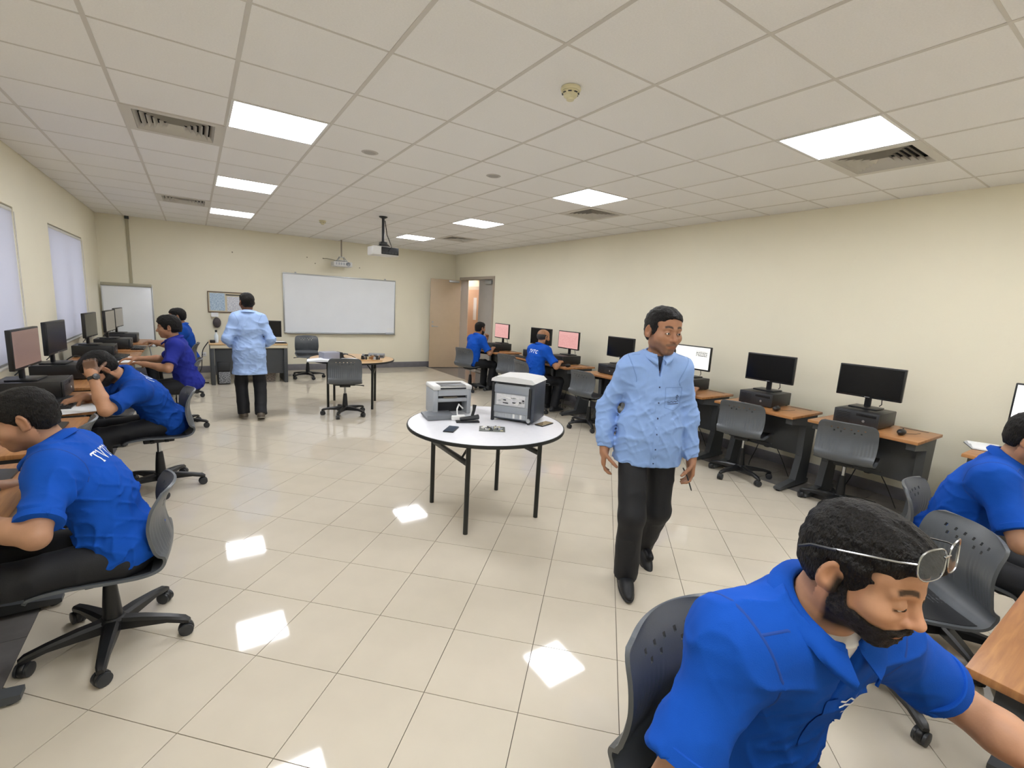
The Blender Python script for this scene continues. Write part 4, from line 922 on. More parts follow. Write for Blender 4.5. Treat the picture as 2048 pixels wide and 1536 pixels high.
def person(label, loc, hdg, pz=.52, lean=.3, hunch=.25, side=0, twist=0, head=(0, -.3, 0), arms=None, legs=None, shirt=POLO, sleeve='short', sc=1.0, vox=.007, hv=None, hair='short', beard=0, skin='b98a6b', belly=1.0,
           hem=.06, neckf=.0, collar=True, shoem=None, brow='1a120d', lids=.5, hairm=None, fat=1.0, hs=1.0, tee=False, stand=False, hcurl=(.5, .5), fold=1.0, trou=TROU, gape=.0, quiff=False, hl=.0):
    hv = hv or vox; parts = {}
    X, Y, Z = A3(1, 0, 0), A3(0, 1, 0), A3(0, 0, 1)
    Pc = A3(0, 0, pz); R1 = rotm(twist*.3, -lean, side); R2 = rotm(twist, -(lean+hunch), side*1.2)
    L1, L2_ = .27*sc, .25*sc; Wa = Pc+R1@A3(0, 0, L1*.45); Ch = Pc+R1@A3(0, -.015, L1)+R2@A3(0, 0, .02); Nk = Ch+R2@A3(0, -.012, L2_-.02)
    shw = (.150 if stand else .160)*sc; Sh = {s: Ch+R2@A3(s*shw, -.005, L2_-.092) for s in (-1, 1)}
    Rh = rotm(*head); nd = nrm(.55*(R2@Z)+.45*(Rh@Z)+neckf*(Rh@Y)); Hc = Nk+nd*.036*sc+Rh@A3(0, .022, .104*hs)
    arms = arms or {}; El, Wr = {}, {}
    for s in (-1, 1):
        w_, pole = arms[s]['w'], arms[s].get('p', (s*.6, -.5, -.6)); El[s], Wr[s] = ik(Sh[s], w_, .285*sc, .255*sc, pole)
    Hip = {s: Pc+R1@A3(s*.088*sc, 0, -.02) if stand else Pc+A3(s*.088*sc, .02, -.01) for s in (-1, 1)}; Kn, An = {}, {}
    for s in (-1, 1):
        a_, pole = legs[s]['a'], legs[s].get('p', (s*.12, 1, .3)); Kn[s], An[s] = ik(Hip[s], a_, .425*sc, .405*sc, pole)
    # ---- body
    b = Sdf(); th = head_sdf(b, Hc, Rh, hs, True, lids, fat)
    b.cap(Hc+Rh@A3(0, -.022, -.045)*hs, Nk+(R2@Z)*-.03, .052*sc, .058*sc, .03); b.ell(Hc+Rh@A3(0, .042, -.105)*hs, (.008, .008, .012), Rh, .02)
    nb_head = len(b.p)
    b.ell(Ch+R2@A3(0, 0, .05), np.array((.140, .090, .15))*sc, R2, .05); b.ell(Wa, np.array((.125, .09, .15))*sc, R1, .05); b.ell(Pc, np.array((.135, .10, .10))*sc, R1, .05)
    b.cap(Sh[-1], Sh[1], .045*sc, None, .05); b.cap(Nk-(R2@Z)*.02, Sh[1], .042*sc, .04*sc, .04); b.cap(Nk-(R2@Z)*.02, Sh[-1], .042*sc, .04*sc, .04)
    for s in (-1, 1):
        b.cap(Sh[s], El[s], .050*sc, .040*sc, .03); b.cap(El[s], El[s]+(Wr[s]-El[s])*.35, .041*sc, .042*sc, .015); b.cap(El[s]+(Wr[s]-El[s])*.35, Wr[s], .042*sc, .0265*sc, .02)
        hd_ = arms[s].get('d', Wr[s]-El[s]); hn = arms[s].get('n', (0, 0, -1)); b_h = len(b.p); hand_sdf(b, Wr[s]+nrm(hd_)*.012, hd_, hn, s*1.0 if True else 1, arms[s].get('c', .5), .98*sc, arms[s].get('sp', .06), arms[s].get('t', .6))
        b.cap(Hip[s], Kn[s], .066*sc, .048*sc, .03); b.cap(Kn[s], An[s], .048*sc, .034*sc, .02); b.cap(An[s], An[s]+nrm(legs[s].get('f', (0, 1, 0)))*.12-Z*.045, .032*sc, .028*sc, .02)
    allp = np.array([Hc, Nk, Pc]+[d_[s] for d_ in (Sh, El, Wr, Kn, An) for s in (-1, 1)])
    lo, hi = allp.min(0)-.26, allp.max(0)+.26; lo[2] = max(lo[2], -.0) if stand else max(lo[2], 0)
    nz = R2@Z; cutp = Nk+nz*.005
    head_part = b.mesh(hv, Hc-.21, Hc+.21, lambda d, P: np.maximum(d, -((P-cutp)@nd+.02)))
    r = Sdf(); r.p = b.p[nb_head:]; r.cap(Nk+nd*.005, Nk-nz*.04, .050*sc, .056*sc, .03)
    rest = [r.mesh(vox, lo, hi)]
    head_part = smooth_verts(head_part, 1, .4); rest = [smooth_verts(x_, 1, .4) for x_ in rest]
    V = np.concatenate([head_part[0]]+[r[0] for r in rest]); q = ((V-Hc)@Rh)/hs
    base = np.array(lin(skin)[:3]); col = np.tile(base, (len(V), 1)); x, y, z = q.T; ax = np.abs(x); inh = np.linalg.norm(q, axis=1) < .19
    def blend(mask, c, a): nonlocal col; m = np.clip(mask, 0, 1)[:, None]*a; col = col*(1-m)+np.array(c)*m
    sm = lambda e0, e1, v: np.clip((v-e0)/(e1-e0), 0, 1)
    lips = inh*sm(1.25, .85, np.sqrt((x/.024)**2+((z+.0665)/.0105)**2))*(y > .083); blend(lips, base*np.array((.80, .62, .60)), .7)
    arch = .026+.006*(1-((ax-.030)/.02)**2); blow = inh*sm(.0068, .004, np.abs(z-arch))*sm(.0505, .046, ax)*sm(.010, .014, ax)*(y > .05); blend(blow, lin(brow)[:3], .9)
    lash = inh*sm(.0042, .0018, np.abs(z+.0022+.006*lids-.10*(ax-.031)*0))*sm(.0475, .044, ax)*sm(.0165, .019, ax)*(y > .06); blend(lash, lin('1c120d')[:3], .85)
    blend(inh*(y < .04)*sm(.09, .06, np.sqrt((ax-.085)**2+z*z))*.25, base*np.array((1.1, .75, .7)), .6); blend(inh*sm(.035, .01, np.sqrt(x*x+(y-.105)**2+(z+.03)**2)), base*np.array((1.0, .82, .8)), .35)
    if beard:
        ss = np.clip((y-.003)/.028, 0, 1); ss = ss*ss*(3-2*ss); top = .004+(-.047-.004)*ss-np.clip(y-.042, 0, 1)*.30
        jaw = sm(.008, -.006, z-top)*sm(-.012, .0, y)*sm(-.135, -.112, z)
        mus = sm(.006, .002, np.abs(z+.0525+.18*ax))*sm(.036, .030, ax)*(y > .06); gap = 1-sm(1.5, 1.15, np.sqrt((x/.023)**2+((z+.067)/.011)**2))
        mus = sm(.0085, .004, np.abs(z+.0525+.18*ax))*sm(.038, .030, ax)*(y > .06); gt = sm(.022, .014, ax)*(y > .06)*(z < -.078)
        bm_ = inh*np.maximum(jaw*gap*(1 if beard >= .7 else .7), np.maximum(mus, gt)*1.2); blend(bm_, lin('1a1411')[:3] if beard >= .7 else lin('4a423d')[:3], min(1, beard))
    if hair != 'bald': blend(inh*sm(.0, .03, z-.02+1.0*np.clip(y-.03, 0, 1)*1.6-.0)*sm(.05, .035, y)*(np.abs(x) < .2)*.9*(z > -.0), lin('1a1613')[:3], .8)
    blend(inh*(y < -.03)*sm(-.085, -.055, z), lin('211a16')[:3], .65 if hair != 'bald' else .3)
    for s in (-1, 1): blend(sm(.20, .17, np.linalg.norm(V-An[s], axis=1)), lin('101116')[:3], 1)
    body = link('person', np_mesh('person', [head_part]+rest, col), SKINM, None, loc, hd(*hdg)); tag(body, label, 'person'); M = body
    child = lambda nm, prt, m: link(nm, np_mesh(nm, prt), m, M)
    # ---- eyes
    for s in (-1, 1):
        e = B().sph((0, 0, 0), .0125*hs, 12).build('eye', EYEW, M, th(s*.031, .0785, -.001)); gz = nrm(Rh@A3(0, 1, -.25*lids))
        B().sph(tuple(gz*.0078*hs), .0064*hs, 10).build('iris', EYEI, e)
    # ---- hair
    h = Sdf(); hp = lambda *p: th(*p)
    if hair == 'bald':
        h.ell(hp(0, -.022, .010), np.array((.080*fat, .094, .070))*hs, Rh, .02)
        def hpost(d, P):
            q = ((P-Hc)@Rh)/hs; d = np.maximum(d, q[:, 2]-.052); d = np.maximum(d, -.058-q[:, 2]-.0*q[:, 1]); d = np.maximum(d, q[:, 1]-.022)
            return d+.0015*vnoise(P, 160)
    else:
        th_ = {'short': .0075, 'crop': .005, 'long': .016}[hair]
        h.ell(hp(0, -.018, .036), np.array((.076*fat+th_, .096+th_, .080+th_*1.3))*hs, Rh, .02); h.ell(hp(0, .030, .072), np.array((.060, .050+th_*.6, .030+th_*1.3))*hs, Rh, .03)
        h.ell(hp(0, -.045, -.02), np.array((.063*fat+th_, .055+th_, .06))*hs, Rh, .03)
        if quiff:
            [h.cap(hp(x_, .045, .092-abs(x_)*.2), hp(x_*.95, .088, .082-abs(x_)*.25), .017*hs, .012*hs, .015) for x_ in (-.036, -.022, -.008, .008, .022, .036)]; [h.cap(hp(x_, .086, .083-abs(x_)*.3), hp(x_+.004, .103, .068-abs(x_)*.3), .010*hs, .006*hs, .008) for x_ in (-.028, -.016, -.004, .008, .02, .03)]
        if hair == 'long':
            for s in (-1, 1): h.cap(hp(s*.03, .06, .085), hp(s*.062, .078, .035), .02*hs, .012*hs, .02)
            h.cap(hp(0, -.07, .0), hp(0, -.075, -.075), .045*hs, .03*hs, .03)
        def hpost(d, P):
            q = ((P-Hc)@Rh)/hs; x, y, z = q.T; wv = .004*vnoise(q, 55)
            face = np.linalg.norm((q-np.array((0, .115, -.028)))/np.array((.160, .085, .094+hl)), axis=1)-1
            d = Sdf.comb(d, face*.085+wv, .008, 's')
            line = np.maximum(-.022-z+.9*np.maximum(y-.0, 0)*0, -(.075+z)) if False else np.where(y > -.022, np.where(y > .004, -.026-z, -.004-z), -.062-z-.0)
            d = np.maximum(d, line+wv)
            ear = np.linalg.norm((np.stack([np.abs(x), y, z], 1)-np.array((.087, -.013, -.008)))/np.array((.024, .019, .031)), axis=1)-1
            d = Sdf.comb(d, ear*.022, .006, 's')
            st = vnoise(q*np.array((1, .3, .8)), 150)*.0022+vnoise(q*np.array((1, .6, 1)), 60)*.0028*min(1.3, th_/.007)
            return d+st
    hb = (Hc-.2, Hc+.2); parts_h = h.mesh(hv, *hb, hpost)
    if len(parts_h[1]): child('hair', [parts_h], hairm or HAIRM)
    # ---- beard shell
    if beard >= .7:
        bd = Sdf(); head_sdf(bd, Hc, Rh, hs, False, lids, fat)
        def bpost(d, P):
            q = ((P-Hc)@Rh)/hs; x, y, z = q.T; ax = np.abs(x); n = .0022*vnoise(q, 130)+.0012*vnoise(q, 320)
            ss = np.clip((y-.003)/.028, 0, 1); ss = ss*ss*(3-2*ss); top = .004+(-.047-.004)*ss-np.clip(y-.042, 0, 1)*.30
            reg = np.maximum((z-top)*.8, -(y+.006)); reg = np.maximum(reg, -(z+.126+.25*np.clip(.05-y, 0, 1)*-1))
            lipg = (np.sqrt((x/.025)**2+((z+.0675)/.0125)**2)-1)*.0125; reg = np.where(y > .07, np.maximum(reg, -lipg), reg)
            mus = np.maximum(np.abs(z+.0530+.20*ax)-.0062, ax-.037); mus = np.where(y > .055, mus, 1); nose = -(z+.0455)
            reg = np.minimum(reg, mus); return np.maximum(d-.0042*beard-n, reg+n)
        bp_ = bd.mesh(hv, Hc-.2, Hc+.2, bpost); child('beard', [bp_], BEARD)
    # ---- shirt
    t = Sdf(); I = .014
    t.ell(Ch+R2@A3(0, .0, .04), np.array((.155+I, .104+I, .175))*sc, R2, .05); t.ell(Wa+R1@A3(0, .012*belly, 0), np.array(((.160 if stand else .146)+I, (.104+I)*belly, .19))*sc, R1, .07); t.ell(Pc+R1@A3(0, 0, .0), np.array((.158+I, .122+I, .13))*sc, R1, .06)
    if stand: t.cap(Pc+R1@A3(-.055, 0, .08), Pc+R1@A3(-.066, 0, -hem-.06), .118*sc, .138*sc, .06); t.cap(Pc+R1@A3(.055, 0, .08), Pc+R1@A3(.066, 0, -hem-.06), .118*sc, .138*sc, .06)
    t.cap(Sh[-1]+R2@A3(.02, 0, -.0), Sh[1]+R2@A3(-.02, 0, 0), .058*sc, None, .085); t.cap(Nk-nz*.020, Sh[1], .062*sc, .056*sc, .07); t.cap(Nk-nz*.020, Sh[-1], .062*sc, .056*sc, .07)
    for s in (-1, 1):
        if sleeve == 'short':
            e = Sh[s]+(El[s]-Sh[s])*.80; t.cap(Sh[s], e, .058*sc, .067*sc, .085, flat=.0)
        else:
            t.cap(Sh[s], El[s], .059*sc, .056*sc, .05); e = El[s]+(Wr[s]-El[s])*.90; t.cap(El[s], e, .058*sc, .048*sc, .02, flat=0.0); t.cap(El[s]+(Wr[s]-El[s])*.72, El[s]+(Wr[s]-El[s])*.97, .040*sc, .038*sc, .008, flat=.0)
    hemc = Pc-R1@A3(0, 0, hem); hz = R1@Z
    def spost(d, P):
        ql = (P-Ch)@R2; qp = (P-Pc)@R1
        n = vnoise(P*np.array((1, 1, .55)), 13)*.5+vnoise(P+3, 7)*.6; rid = (1-np.abs(vnoise(P*np.array((.8, 1, 1.3))+n[:, None]*.02, 9.)))**4; rid2 = (1-np.abs(vnoise(P@np.array([[.8, .3, .5], [-.3, .9, .1], [-.5, 0, .85]])+7, (16, 16, 6))))**5
        lowb = np.clip((.16-ql[:, 2])/.2, .2, 1); rid3 = (1-np.abs(vnoise(P@np.array([[.9, -.2, .4], [.3, .9, -.2], [-.4, .3, .85]])*np.array((1, 1, 2.2))+11, 14)))**5
        d = d-fold*(.007*rid+.007*rid2*lowb+.005*rid3*lowb+.004*n-.003)
        d = np.maximum(d, -((P-hemc)@hz)+.006*vnoise(P, 6)); hp_ = (P-Nk)
        # neck opening
        a = Nk-nd*.10; t_ = np.clip((P-a)@nd, 0, 1); nr = np.linalg.norm(P-a-t_[:, None]*nd-0*(R2@Y), axis=1)-(.058*sc+np.clip(t_-.06, 0, .1)*.25); d = Sdf.comb(d, np.maximum(nr, -(t_-.05)), .008, 's')
        if gape:
            vq = ql-np.array((0, .10, .17)); d = Sdf.comb(d, np.maximum(np.abs(vq[:, 0])-gape*np.clip(.5+vq[:, 2]/.10, 0, 1)*.5, np.maximum(-(ql[:, 1]-.03), -(vq[:, 2]+.05))), .006, 's')
        return d
    sp = smooth_verts(t.mesh(vox, lo, hi, spost), 1, .4); shirt_o = child('shirt', [sp], shirt)
    bv = BVHTree.FromPolygons([Vector(v) for v in sp[0]], [tuple(int(i) for i in f) for f in sp[1]])
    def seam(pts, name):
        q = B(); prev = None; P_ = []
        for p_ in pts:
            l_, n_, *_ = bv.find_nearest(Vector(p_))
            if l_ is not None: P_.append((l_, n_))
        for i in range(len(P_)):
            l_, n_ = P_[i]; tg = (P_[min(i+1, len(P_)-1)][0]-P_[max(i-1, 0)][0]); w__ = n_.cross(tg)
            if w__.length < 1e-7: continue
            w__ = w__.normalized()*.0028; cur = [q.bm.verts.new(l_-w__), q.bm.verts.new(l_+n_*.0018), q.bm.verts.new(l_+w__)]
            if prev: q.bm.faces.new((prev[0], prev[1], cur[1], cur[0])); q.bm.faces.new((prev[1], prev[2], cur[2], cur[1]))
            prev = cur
        if len(q.bm.faces): q.build(name, SEAM_SHADE.get(shirt.name, shirt), shirt_o, ang=80)
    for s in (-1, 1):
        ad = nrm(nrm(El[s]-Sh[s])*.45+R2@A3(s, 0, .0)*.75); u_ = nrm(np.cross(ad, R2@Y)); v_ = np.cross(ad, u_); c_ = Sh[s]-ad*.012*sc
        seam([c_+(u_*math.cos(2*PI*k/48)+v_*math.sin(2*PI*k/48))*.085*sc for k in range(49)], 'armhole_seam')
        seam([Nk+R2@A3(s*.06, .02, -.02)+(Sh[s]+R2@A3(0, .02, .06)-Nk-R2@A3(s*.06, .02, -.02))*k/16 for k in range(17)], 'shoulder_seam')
    # ---- undershirt seen in the collar
    if tee:
        u = Sdf(); u.cap(Nk-nd*.09+R2@A3(0, .012, 0), Nk+nd*.012+R2@A3(0, .016, 0), .072*sc, .0605*sc, .02, flat=0); child('undershirt', [u.mesh(.004, Nk-.16, Nk+.12, lambda d, P: np.maximum(d, -((P-Nk)@(R2@Y)+.01)))], tee if not isinstance(tee, bool) else TEE)
    # ---- collar: folded band, open at the throat
    if collar:
        q = B(); N = 40; rows = []; cx = R2@X; cyv = nrm(np.cross(nd, cx)); base_c = Nk+nd*.012
        for k in range(N+1):
            a = -PI/2+.20+(2*PI-.40)*k/N; fr = abs(((k/N)-.5)*2); op = max(0, (fr-.75)/.25)           # fr=1 at the throat
            dirv = cx*math.cos(a)*-1+cyv*math.sin(a)*-1; r0, r1, r2 = .0615*sc, .067*sc, (.100+.020*op)*sc
            z0, z1, z2 = -.018-.030*op, .030-.026*fr**2-.010*op, .000-.012*fr-.028*op
            y_off = cyv*(.012*fr**2); rows.append([base_c+dirv*r0+nd*z0+y_off, base_c+dirv*(r0+.001)+nd*(z1-.004)+y_off, base_c+dirv*r1+nd*z1+y_off, base_c+dirv*(r1+.008)+nd*(z1-.006)+y_off, base_c+dirv*(r2-.004)+nd*((z1+z2)/2)+y_off, base_c+dirv*r2+nd*z2+y_off, base_c+dirv*(r2-.005)+nd*(z2-.002)+y_off])
        grid_faces(q, [[Vector(p) for p in r] for r in rows]); bmesh.ops.recalc_face_normals(q.bm, faces=q.bm.faces); bmesh.ops.solidify(q.bm, geom=list(q.bm.faces), thickness=.0025)
        q.build('collar', shirt, M, ang=80)
    # ---- sleeve hems / cuffs
    for s in (-1, 1):
        if sleeve == 'short':
            d_ = nrm(El[s]-Sh[s]); e = Sh[s]+(El[s]-Sh[s])*.80; B().tube([tuple(e-d_*.022), tuple(e-d_*.020), tuple(e+d_*.003), tuple(e+d_*.004)], [.0685*sc, .0705*sc, .0705*sc, .068*sc], 28, cap=True).build('sleeve_hem', shirt, M)
        else:
            d_ = nrm(Wr[s]-El[s]); e = El[s]+(Wr[s]-El[s])*.97; B().tube([tuple(e-d_*.055), tuple(e-d_*.053), tuple(e+d_*.0), tuple(e+d_*.003)], [.038*sc, .0415*sc, .0405*sc, .036*sc], 24).build('cuff', shirt, M)
    # ---- trousers
    p = Sdf(); p.ell(Pc-R1@A3(0, 0, .01), np.array((.158, .118, .11))*sc, R1, .04)
    for s in (-1, 1):
        tw = 1.14 if stand else 1.0; p.cap(Hip[s], Kn[s], .086*sc, .068*sc*tw, .04); e = Kn[s]+(An[s]-Kn[s])*(1.07 if stand else 1.0); p.cap(Kn[s], e, .066*sc*tw, .062*sc*tw, .03, flat=.0)
    def ppost(d, P):
        n = vnoise(P*np.array((1, 1, .5)), 11); return d-.005*(1-np.abs(vnoise(P+5, (10, 10, 7))))**4-.003*n
    child('trousers', [smooth_verts(p.mesh(vox, lo, hi, ppost), 1, .4)], trou)
    # ---- shoes
    for s in (-1, 1):
        f = nrm(np.asarray(legs[s].get('f', (0, 1, 0)), float)*np.array((1, 1, 0))); tip = legs[s].get('tip', 0); rr = np.cross(f, Z); Rf = np.stack([rr, f, Z], 1)@rotm(0, -tip, 0); A_ = An[s]
        fl = A_-Rf@A3(0, 0, .085*sc)
        g = Sdf(); g.cap(fl+Rf@A3(0, -.035, .04), fl+Rf@A3(0, -.03, .085), .036*sc, .038*sc, .02); g.ell(fl+Rf@A3(0, .06, .026), np.array((.044, .145, .040))*sc, Rf, .03); g.ell(fl+Rf@A3(0, -.03, .03), np.array((.037, .05, .042))*sc, Rf, .03)
        g.ell(fl+Rf@A3(0, .05, .055), np.array((.035, .08, .03))*sc, Rf, .03)
        def fp(d, P, fl=fl, Rf=Rf): zz = ((P-fl)@Rf)[:, 2]; return np.maximum(np.maximum(d, -(zz-.012)), zz-.10)
        sh_ = child('shoe', [g.mesh(min(vox, .006), fl-.24, fl+.26, fp)], shoem or SHOE)
        o_ = Sdf(); o_.ell(fl+Rf@A3(0, .058, .010), np.array((.047, .150, .03))*sc, Rf, .02); o_.ell(fl+Rf@A3(0, -.03, .01), np.array((.040, .055, .03))*sc, Rf, .02)
        so = link('sole', np_mesh('sole', [o_.mesh(min(vox, .006), fl-.24, fl+.26, lambda d, P, fl=fl, Rf=Rf: np.maximum(np.maximum(d, -((P-fl)@Rf)[:, 2]), ((P-fl)@Rf)[:, 2]-.016))]), SOLE if shoem else SHOE, sh_)
    return dict(o=M, shirt=shirt_o, sp=sp, Hc=Hc, Rh=Rh, Ch=Ch, R2=R2, R1=R1, Pc=Pc, Nk=Nk, El=El, Wr=Wr, Sh=Sh, th=th, nd=nd, hs=hs)

# strokes projected on cloth: each stroke = list of 2D points, laid on the surface along a direction
def surf_strokes(pd, name, strokes, org, ux, uy, din, wid, m, off=.0015):
    V, Q = pd['sp']; T_ = np.concatenate([Q[:, [0, 1, 2]], Q[:, [0, 2, 3]]]); bv = BVHTree.FromPolygons([Vector(v) for v in V], [tuple(int(i) for i in f) for f in Q]); q = B(); ux, uy, din = nrm(ux), nrm(uy), nrm(din)
    def hit(x, y):
        o = Vector(org+ux*x+uy*y-din*.25); h, n, *_ = bv.ray_cast(o, Vector(din), .6); return (h+n*off if n.dot(Vector(din)) < 0 else h-n*off) if h else None
    for st in strokes:
        L = [];
        for (x0, y0), (x1, y1) in zip(st, st[1:]):
            n = max(2, int(math.hypot(x1-x0, y1-y0)/.004)); L += [(x0+(x1-x0)*k/n, y0+(y1-y0)*k/n) for k in range(n)]
        L.append(st[-1]); prev = None
        for i, (x, y) in enumerate(L):
            a = L[max(0, i-1)]; b = L[min(len(L)-1, i+1)]; dx, dy = b[0]-a[0], b[1]-a[1]; l = math.hypot(dx, dy) or 1; nx, ny = -dy/l*wid/2, dx/l*wid/2
            h1, h2 = hit(x+nx, y+ny), hit(x-nx, y-ny)
            if h1 is None or h2 is None: prev = None; continue
            cur = (q.bm.verts.new(h1), q.bm.verts.new(h2))
            if prev: q.bm.faces.new((prev[0], prev[1], cur[1], cur[0]))
            prev = cur
    if len(q.bm.faces): return q.build(name, m, pd['shirt'])
def letters(txt, w_, h_, gap):
    G = {'T': [[(0, 1), (1, 1)], [(.5, 1), (.5, 0)], [(.3, 0), (.7, 0)], [(0, 1), (0, .85)], [(1, 1), (1, .85)]], 'V': [[(0, 1), (.5, 0), (1, 1)], [(-.12, 1), (.15, 1)], [(.85, 1), (1.12, 1)]],
         'C': [[(1, .82), (.85, .95), (.55, 1), (.2, .88), (.02, .5), (.2, .12), (.55, 0), (.85, .05), (1, .18)]]}
    out = []; x = 0
    for ch in txt:
        for st in G[ch]: out.append([(x+a*w_, b*h_) for a, b in st])
        x += w_+gap
    tw = x-gap; return [[(a-tw/2, b-h_/2) for a, b in st] for st in out]
# ================================================================== the ten people
SEAT = lambda fx=.40, w_=.11: {-1: dict(a=(-w_, fx, .088)), 1: dict(a=(w_, fx, .088))}
# 1 front student on the window side
p1 = person('student in a bright blue polo with white back lettering, bent over the front desk', (.06, 1.28, 0), (-1, .03), pz=.480, lean=.34, hunch=.30, side=.06, head=(.05, -.36, 0),
    arms={-1: dict(w=(-.22, .40, .775), p=(-1, -.5, -.6), d=(.3, 1, -.1), c=.35), 1: dict(w=(.12, .50, .785), p=(.8, -.3, -.7), c=.35)}, legs=SEAT(.60, .12), vox=.0055, hv=.0045, hair='crop', beard=.4, skin='a97f63', fold=1.5)
surf_strokes(p1, 'back_lettering', letters('TVTC', .030, .052, .011), p1['Ch']+p1['R2']@A3(0, -.1, .10), p1['R2']@A3(1, 0, 0), p1['R2']@A3(0, 0, 1), p1['R2']@A3(0, 1, 0), .0065, PRINT)
# 2 head on hand, wristwatch
p2 = person('student in a blue polo resting his forehead on his raised fist, black wristwatch', (.14, 3.38, 0), (-1, -.14), pz=.53, lean=.52, hunch=.30, side=-.26, head=(.10, -.85, -.12),
    arms={-1: dict(w=(-.36, .44, .985), p=(-.5, -.2, -1), d=(.45, .10, .8), n=(.7, -.2, -.3), c=.95), 1: dict(w=(-.06, .50, .79), p=(1, -.2, -.5), d=(-.5, 1, -.2), c=.75)}, legs=SEAT(.42, .12), vox=.0065, hv=.005, hair='short', beard=.9, skin='b58768', shirt=POLO3, fold=1.4)
surf_strokes(p2, 'back_lettering', letters('TVTC', .030, .052, .011), p2['Ch']+p2['R2']@A3(0, -.1, .10), p2['R2']@A3(1, 0, 0), p2['R2']@A3(0, 0, 1), p2['R2']@A3(0, 1, 0), .0065, PRINT)
wd = nrm(p2['Wr'][-1]-p2['El'][-1]); wc = p2['Wr'][-1]-wd*.018
wb = B().tube([tuple(wc-wd*.012), tuple(wc-wd*.011), tuple(wc+wd*.011), tuple(wc+wd*.012)], [.029, .0325, .0325, .029], 24).build('watch_strap', BLACK, p2['o'])
wo = nrm(np.cross(wd, (1, 0, 0)))*-1; wo = nrm(np.array((-.85, -.45, .15))-wd*(np.array((-.85, -.45, .15))@wd)); B().tube([tuple(wc+wo*.027), tuple(wc+wo*.040), tuple(wc+wo*.042)], [.021, .021, .017], 20).build('watch_case', DARK, wb)
# 3 purplish polo
p3 = person('student in a purplish blue polo with long dark hair at the window side', (.27, 5.17, 0), (-1, .08), pz=.535, lean=.22, hunch=.15, head=(.0, -.12, 0),
    arms={-1: dict(w=(-.20, .36, .79), p=(-1, -.4, -.8), c=.4), 1: dict(w=(.28, .50, .79), p=(.8, -.3, -.8), c=.4)}, legs=SEAT(), vox=.008, hv=.006, hair='long', shirt=POLO2, skin='b08365')
# 4 farthest on the window side
p4 = person('bearded student in a blue polo farthest along the window side desks', (.25, 7.28, 0), (-1, .12), pz=.54, lean=.12, hunch=.15, head=(.05, -.15, 0),
    arms={-1: dict(w=(-.18, .33, .80), p=(-1, -.4, -.8), c=.4), 1: dict(w=(.2, .42, .79), p=(.8, -.3, -.8), c=.4)}, legs=SEAT(), vox=.009, hv=.0065, hair='short', beard=.9, shirt=POLO3, skin='a97c5f')
surf_strokes(p4, 'chest_logo', [[(-.03, .01), (0, .014), (.03, .01)], [(-.03, -.005), (.03, -.005)]], p4['Ch']+p4['R2']@A3(-.07, .1, .08), p4['R2']@A3(1, 0, 0), p4['R2']@A3(0, 0, 1), p4['R2']@A3(0, -1, 0), .006, PRINT)
# 5 standing man seen from behind
p5 = person('man in a pale blue shirt and black trousers walking towards the teacher desk', (.90, 5.46, 0), (.04, 1), pz=.855, lean=.03, hunch=.08, head=(.35, -.05, 0),
    arms={-1: dict(w=(-.19, .16, .94), p=(-.35, -1, -.1), d=(.6, 1, .1), n=(1, 0, -.3), c=.6), 1: dict(w=(.20, .16, .94), p=(.35, -1, -.1), d=(-.6, 1, .1), n=(-1, 0, -.3), c=.6)},
    legs={-1: dict(a=(-.085, .07, .088), f=(-.15, 1, 0)), 1: dict(a=(.10, -.10, .105), f=(.1, 1, 0), tip=.25)}, shirt=SHIRT2, sleeve='long', sc=.94, vox=.008, hv=.006, hair='crop', skin='7d5741', stand=True, hem=.27, shoem=mat('shoe_brown', '5d5346', .6), fold=1.2, hs=.97)
q = B(); 
# 6 near the door
p6 = person('student in a blue polo with a hand at his chin, seated nearest the open door', (4.56, 6.36, 0), (1, .12), pz=.535, lean=.26, hunch=.2, head=(.05, -.1, 0),
    arms={-1: dict(w=(-.10, .42, .93), p=(-1, .1, -1), d=(.3, .1, 1), n=(.3, -.9, 0), c=.9), 1: dict(w=(.14, .40, .79), p=(.8, -.3, -.8), c=.4)}, legs=SEAT(), vox=.009, hv=.0065, hair='crop', beard=.7, skin='9b7156')
# 7 balding
p7 = person('balding bearded student in a blue polo with white back lettering at the pink monitor', (4.60, 4.46, 0), (1, .06), pz=.53, lean=.2, hunch=.22, head=(-.05, -.1, 0),
    arms={-1: dict(w=(-.14, .36, .79), p=(-1, -.3, -.8), c=.4), 1: dict(w=(.2, .36, .79), p=(1, -.3, -.8), c=.4)}, legs={-1: dict(a=(-.1, .42, .088)), 1: dict(a=(.14, .36, .088))}, vox=.0085, hv=.006, hair='bald', beard=.9, skin='b0815f', belly=1.25, fat=1.04, hairm=HAIRG, shoem=SHOE)
surf_strokes(p7, 'back_lettering', letters('TVTC', .034, .05, .014), p7['Ch']+p7['R2']@A3(0, -.1, .10), p7['R2']@A3(1, 0, 0), p7['R2']@A3(0, 0, 1), p7['R2']@A3(0, 1, 0), .0085, PRINT)
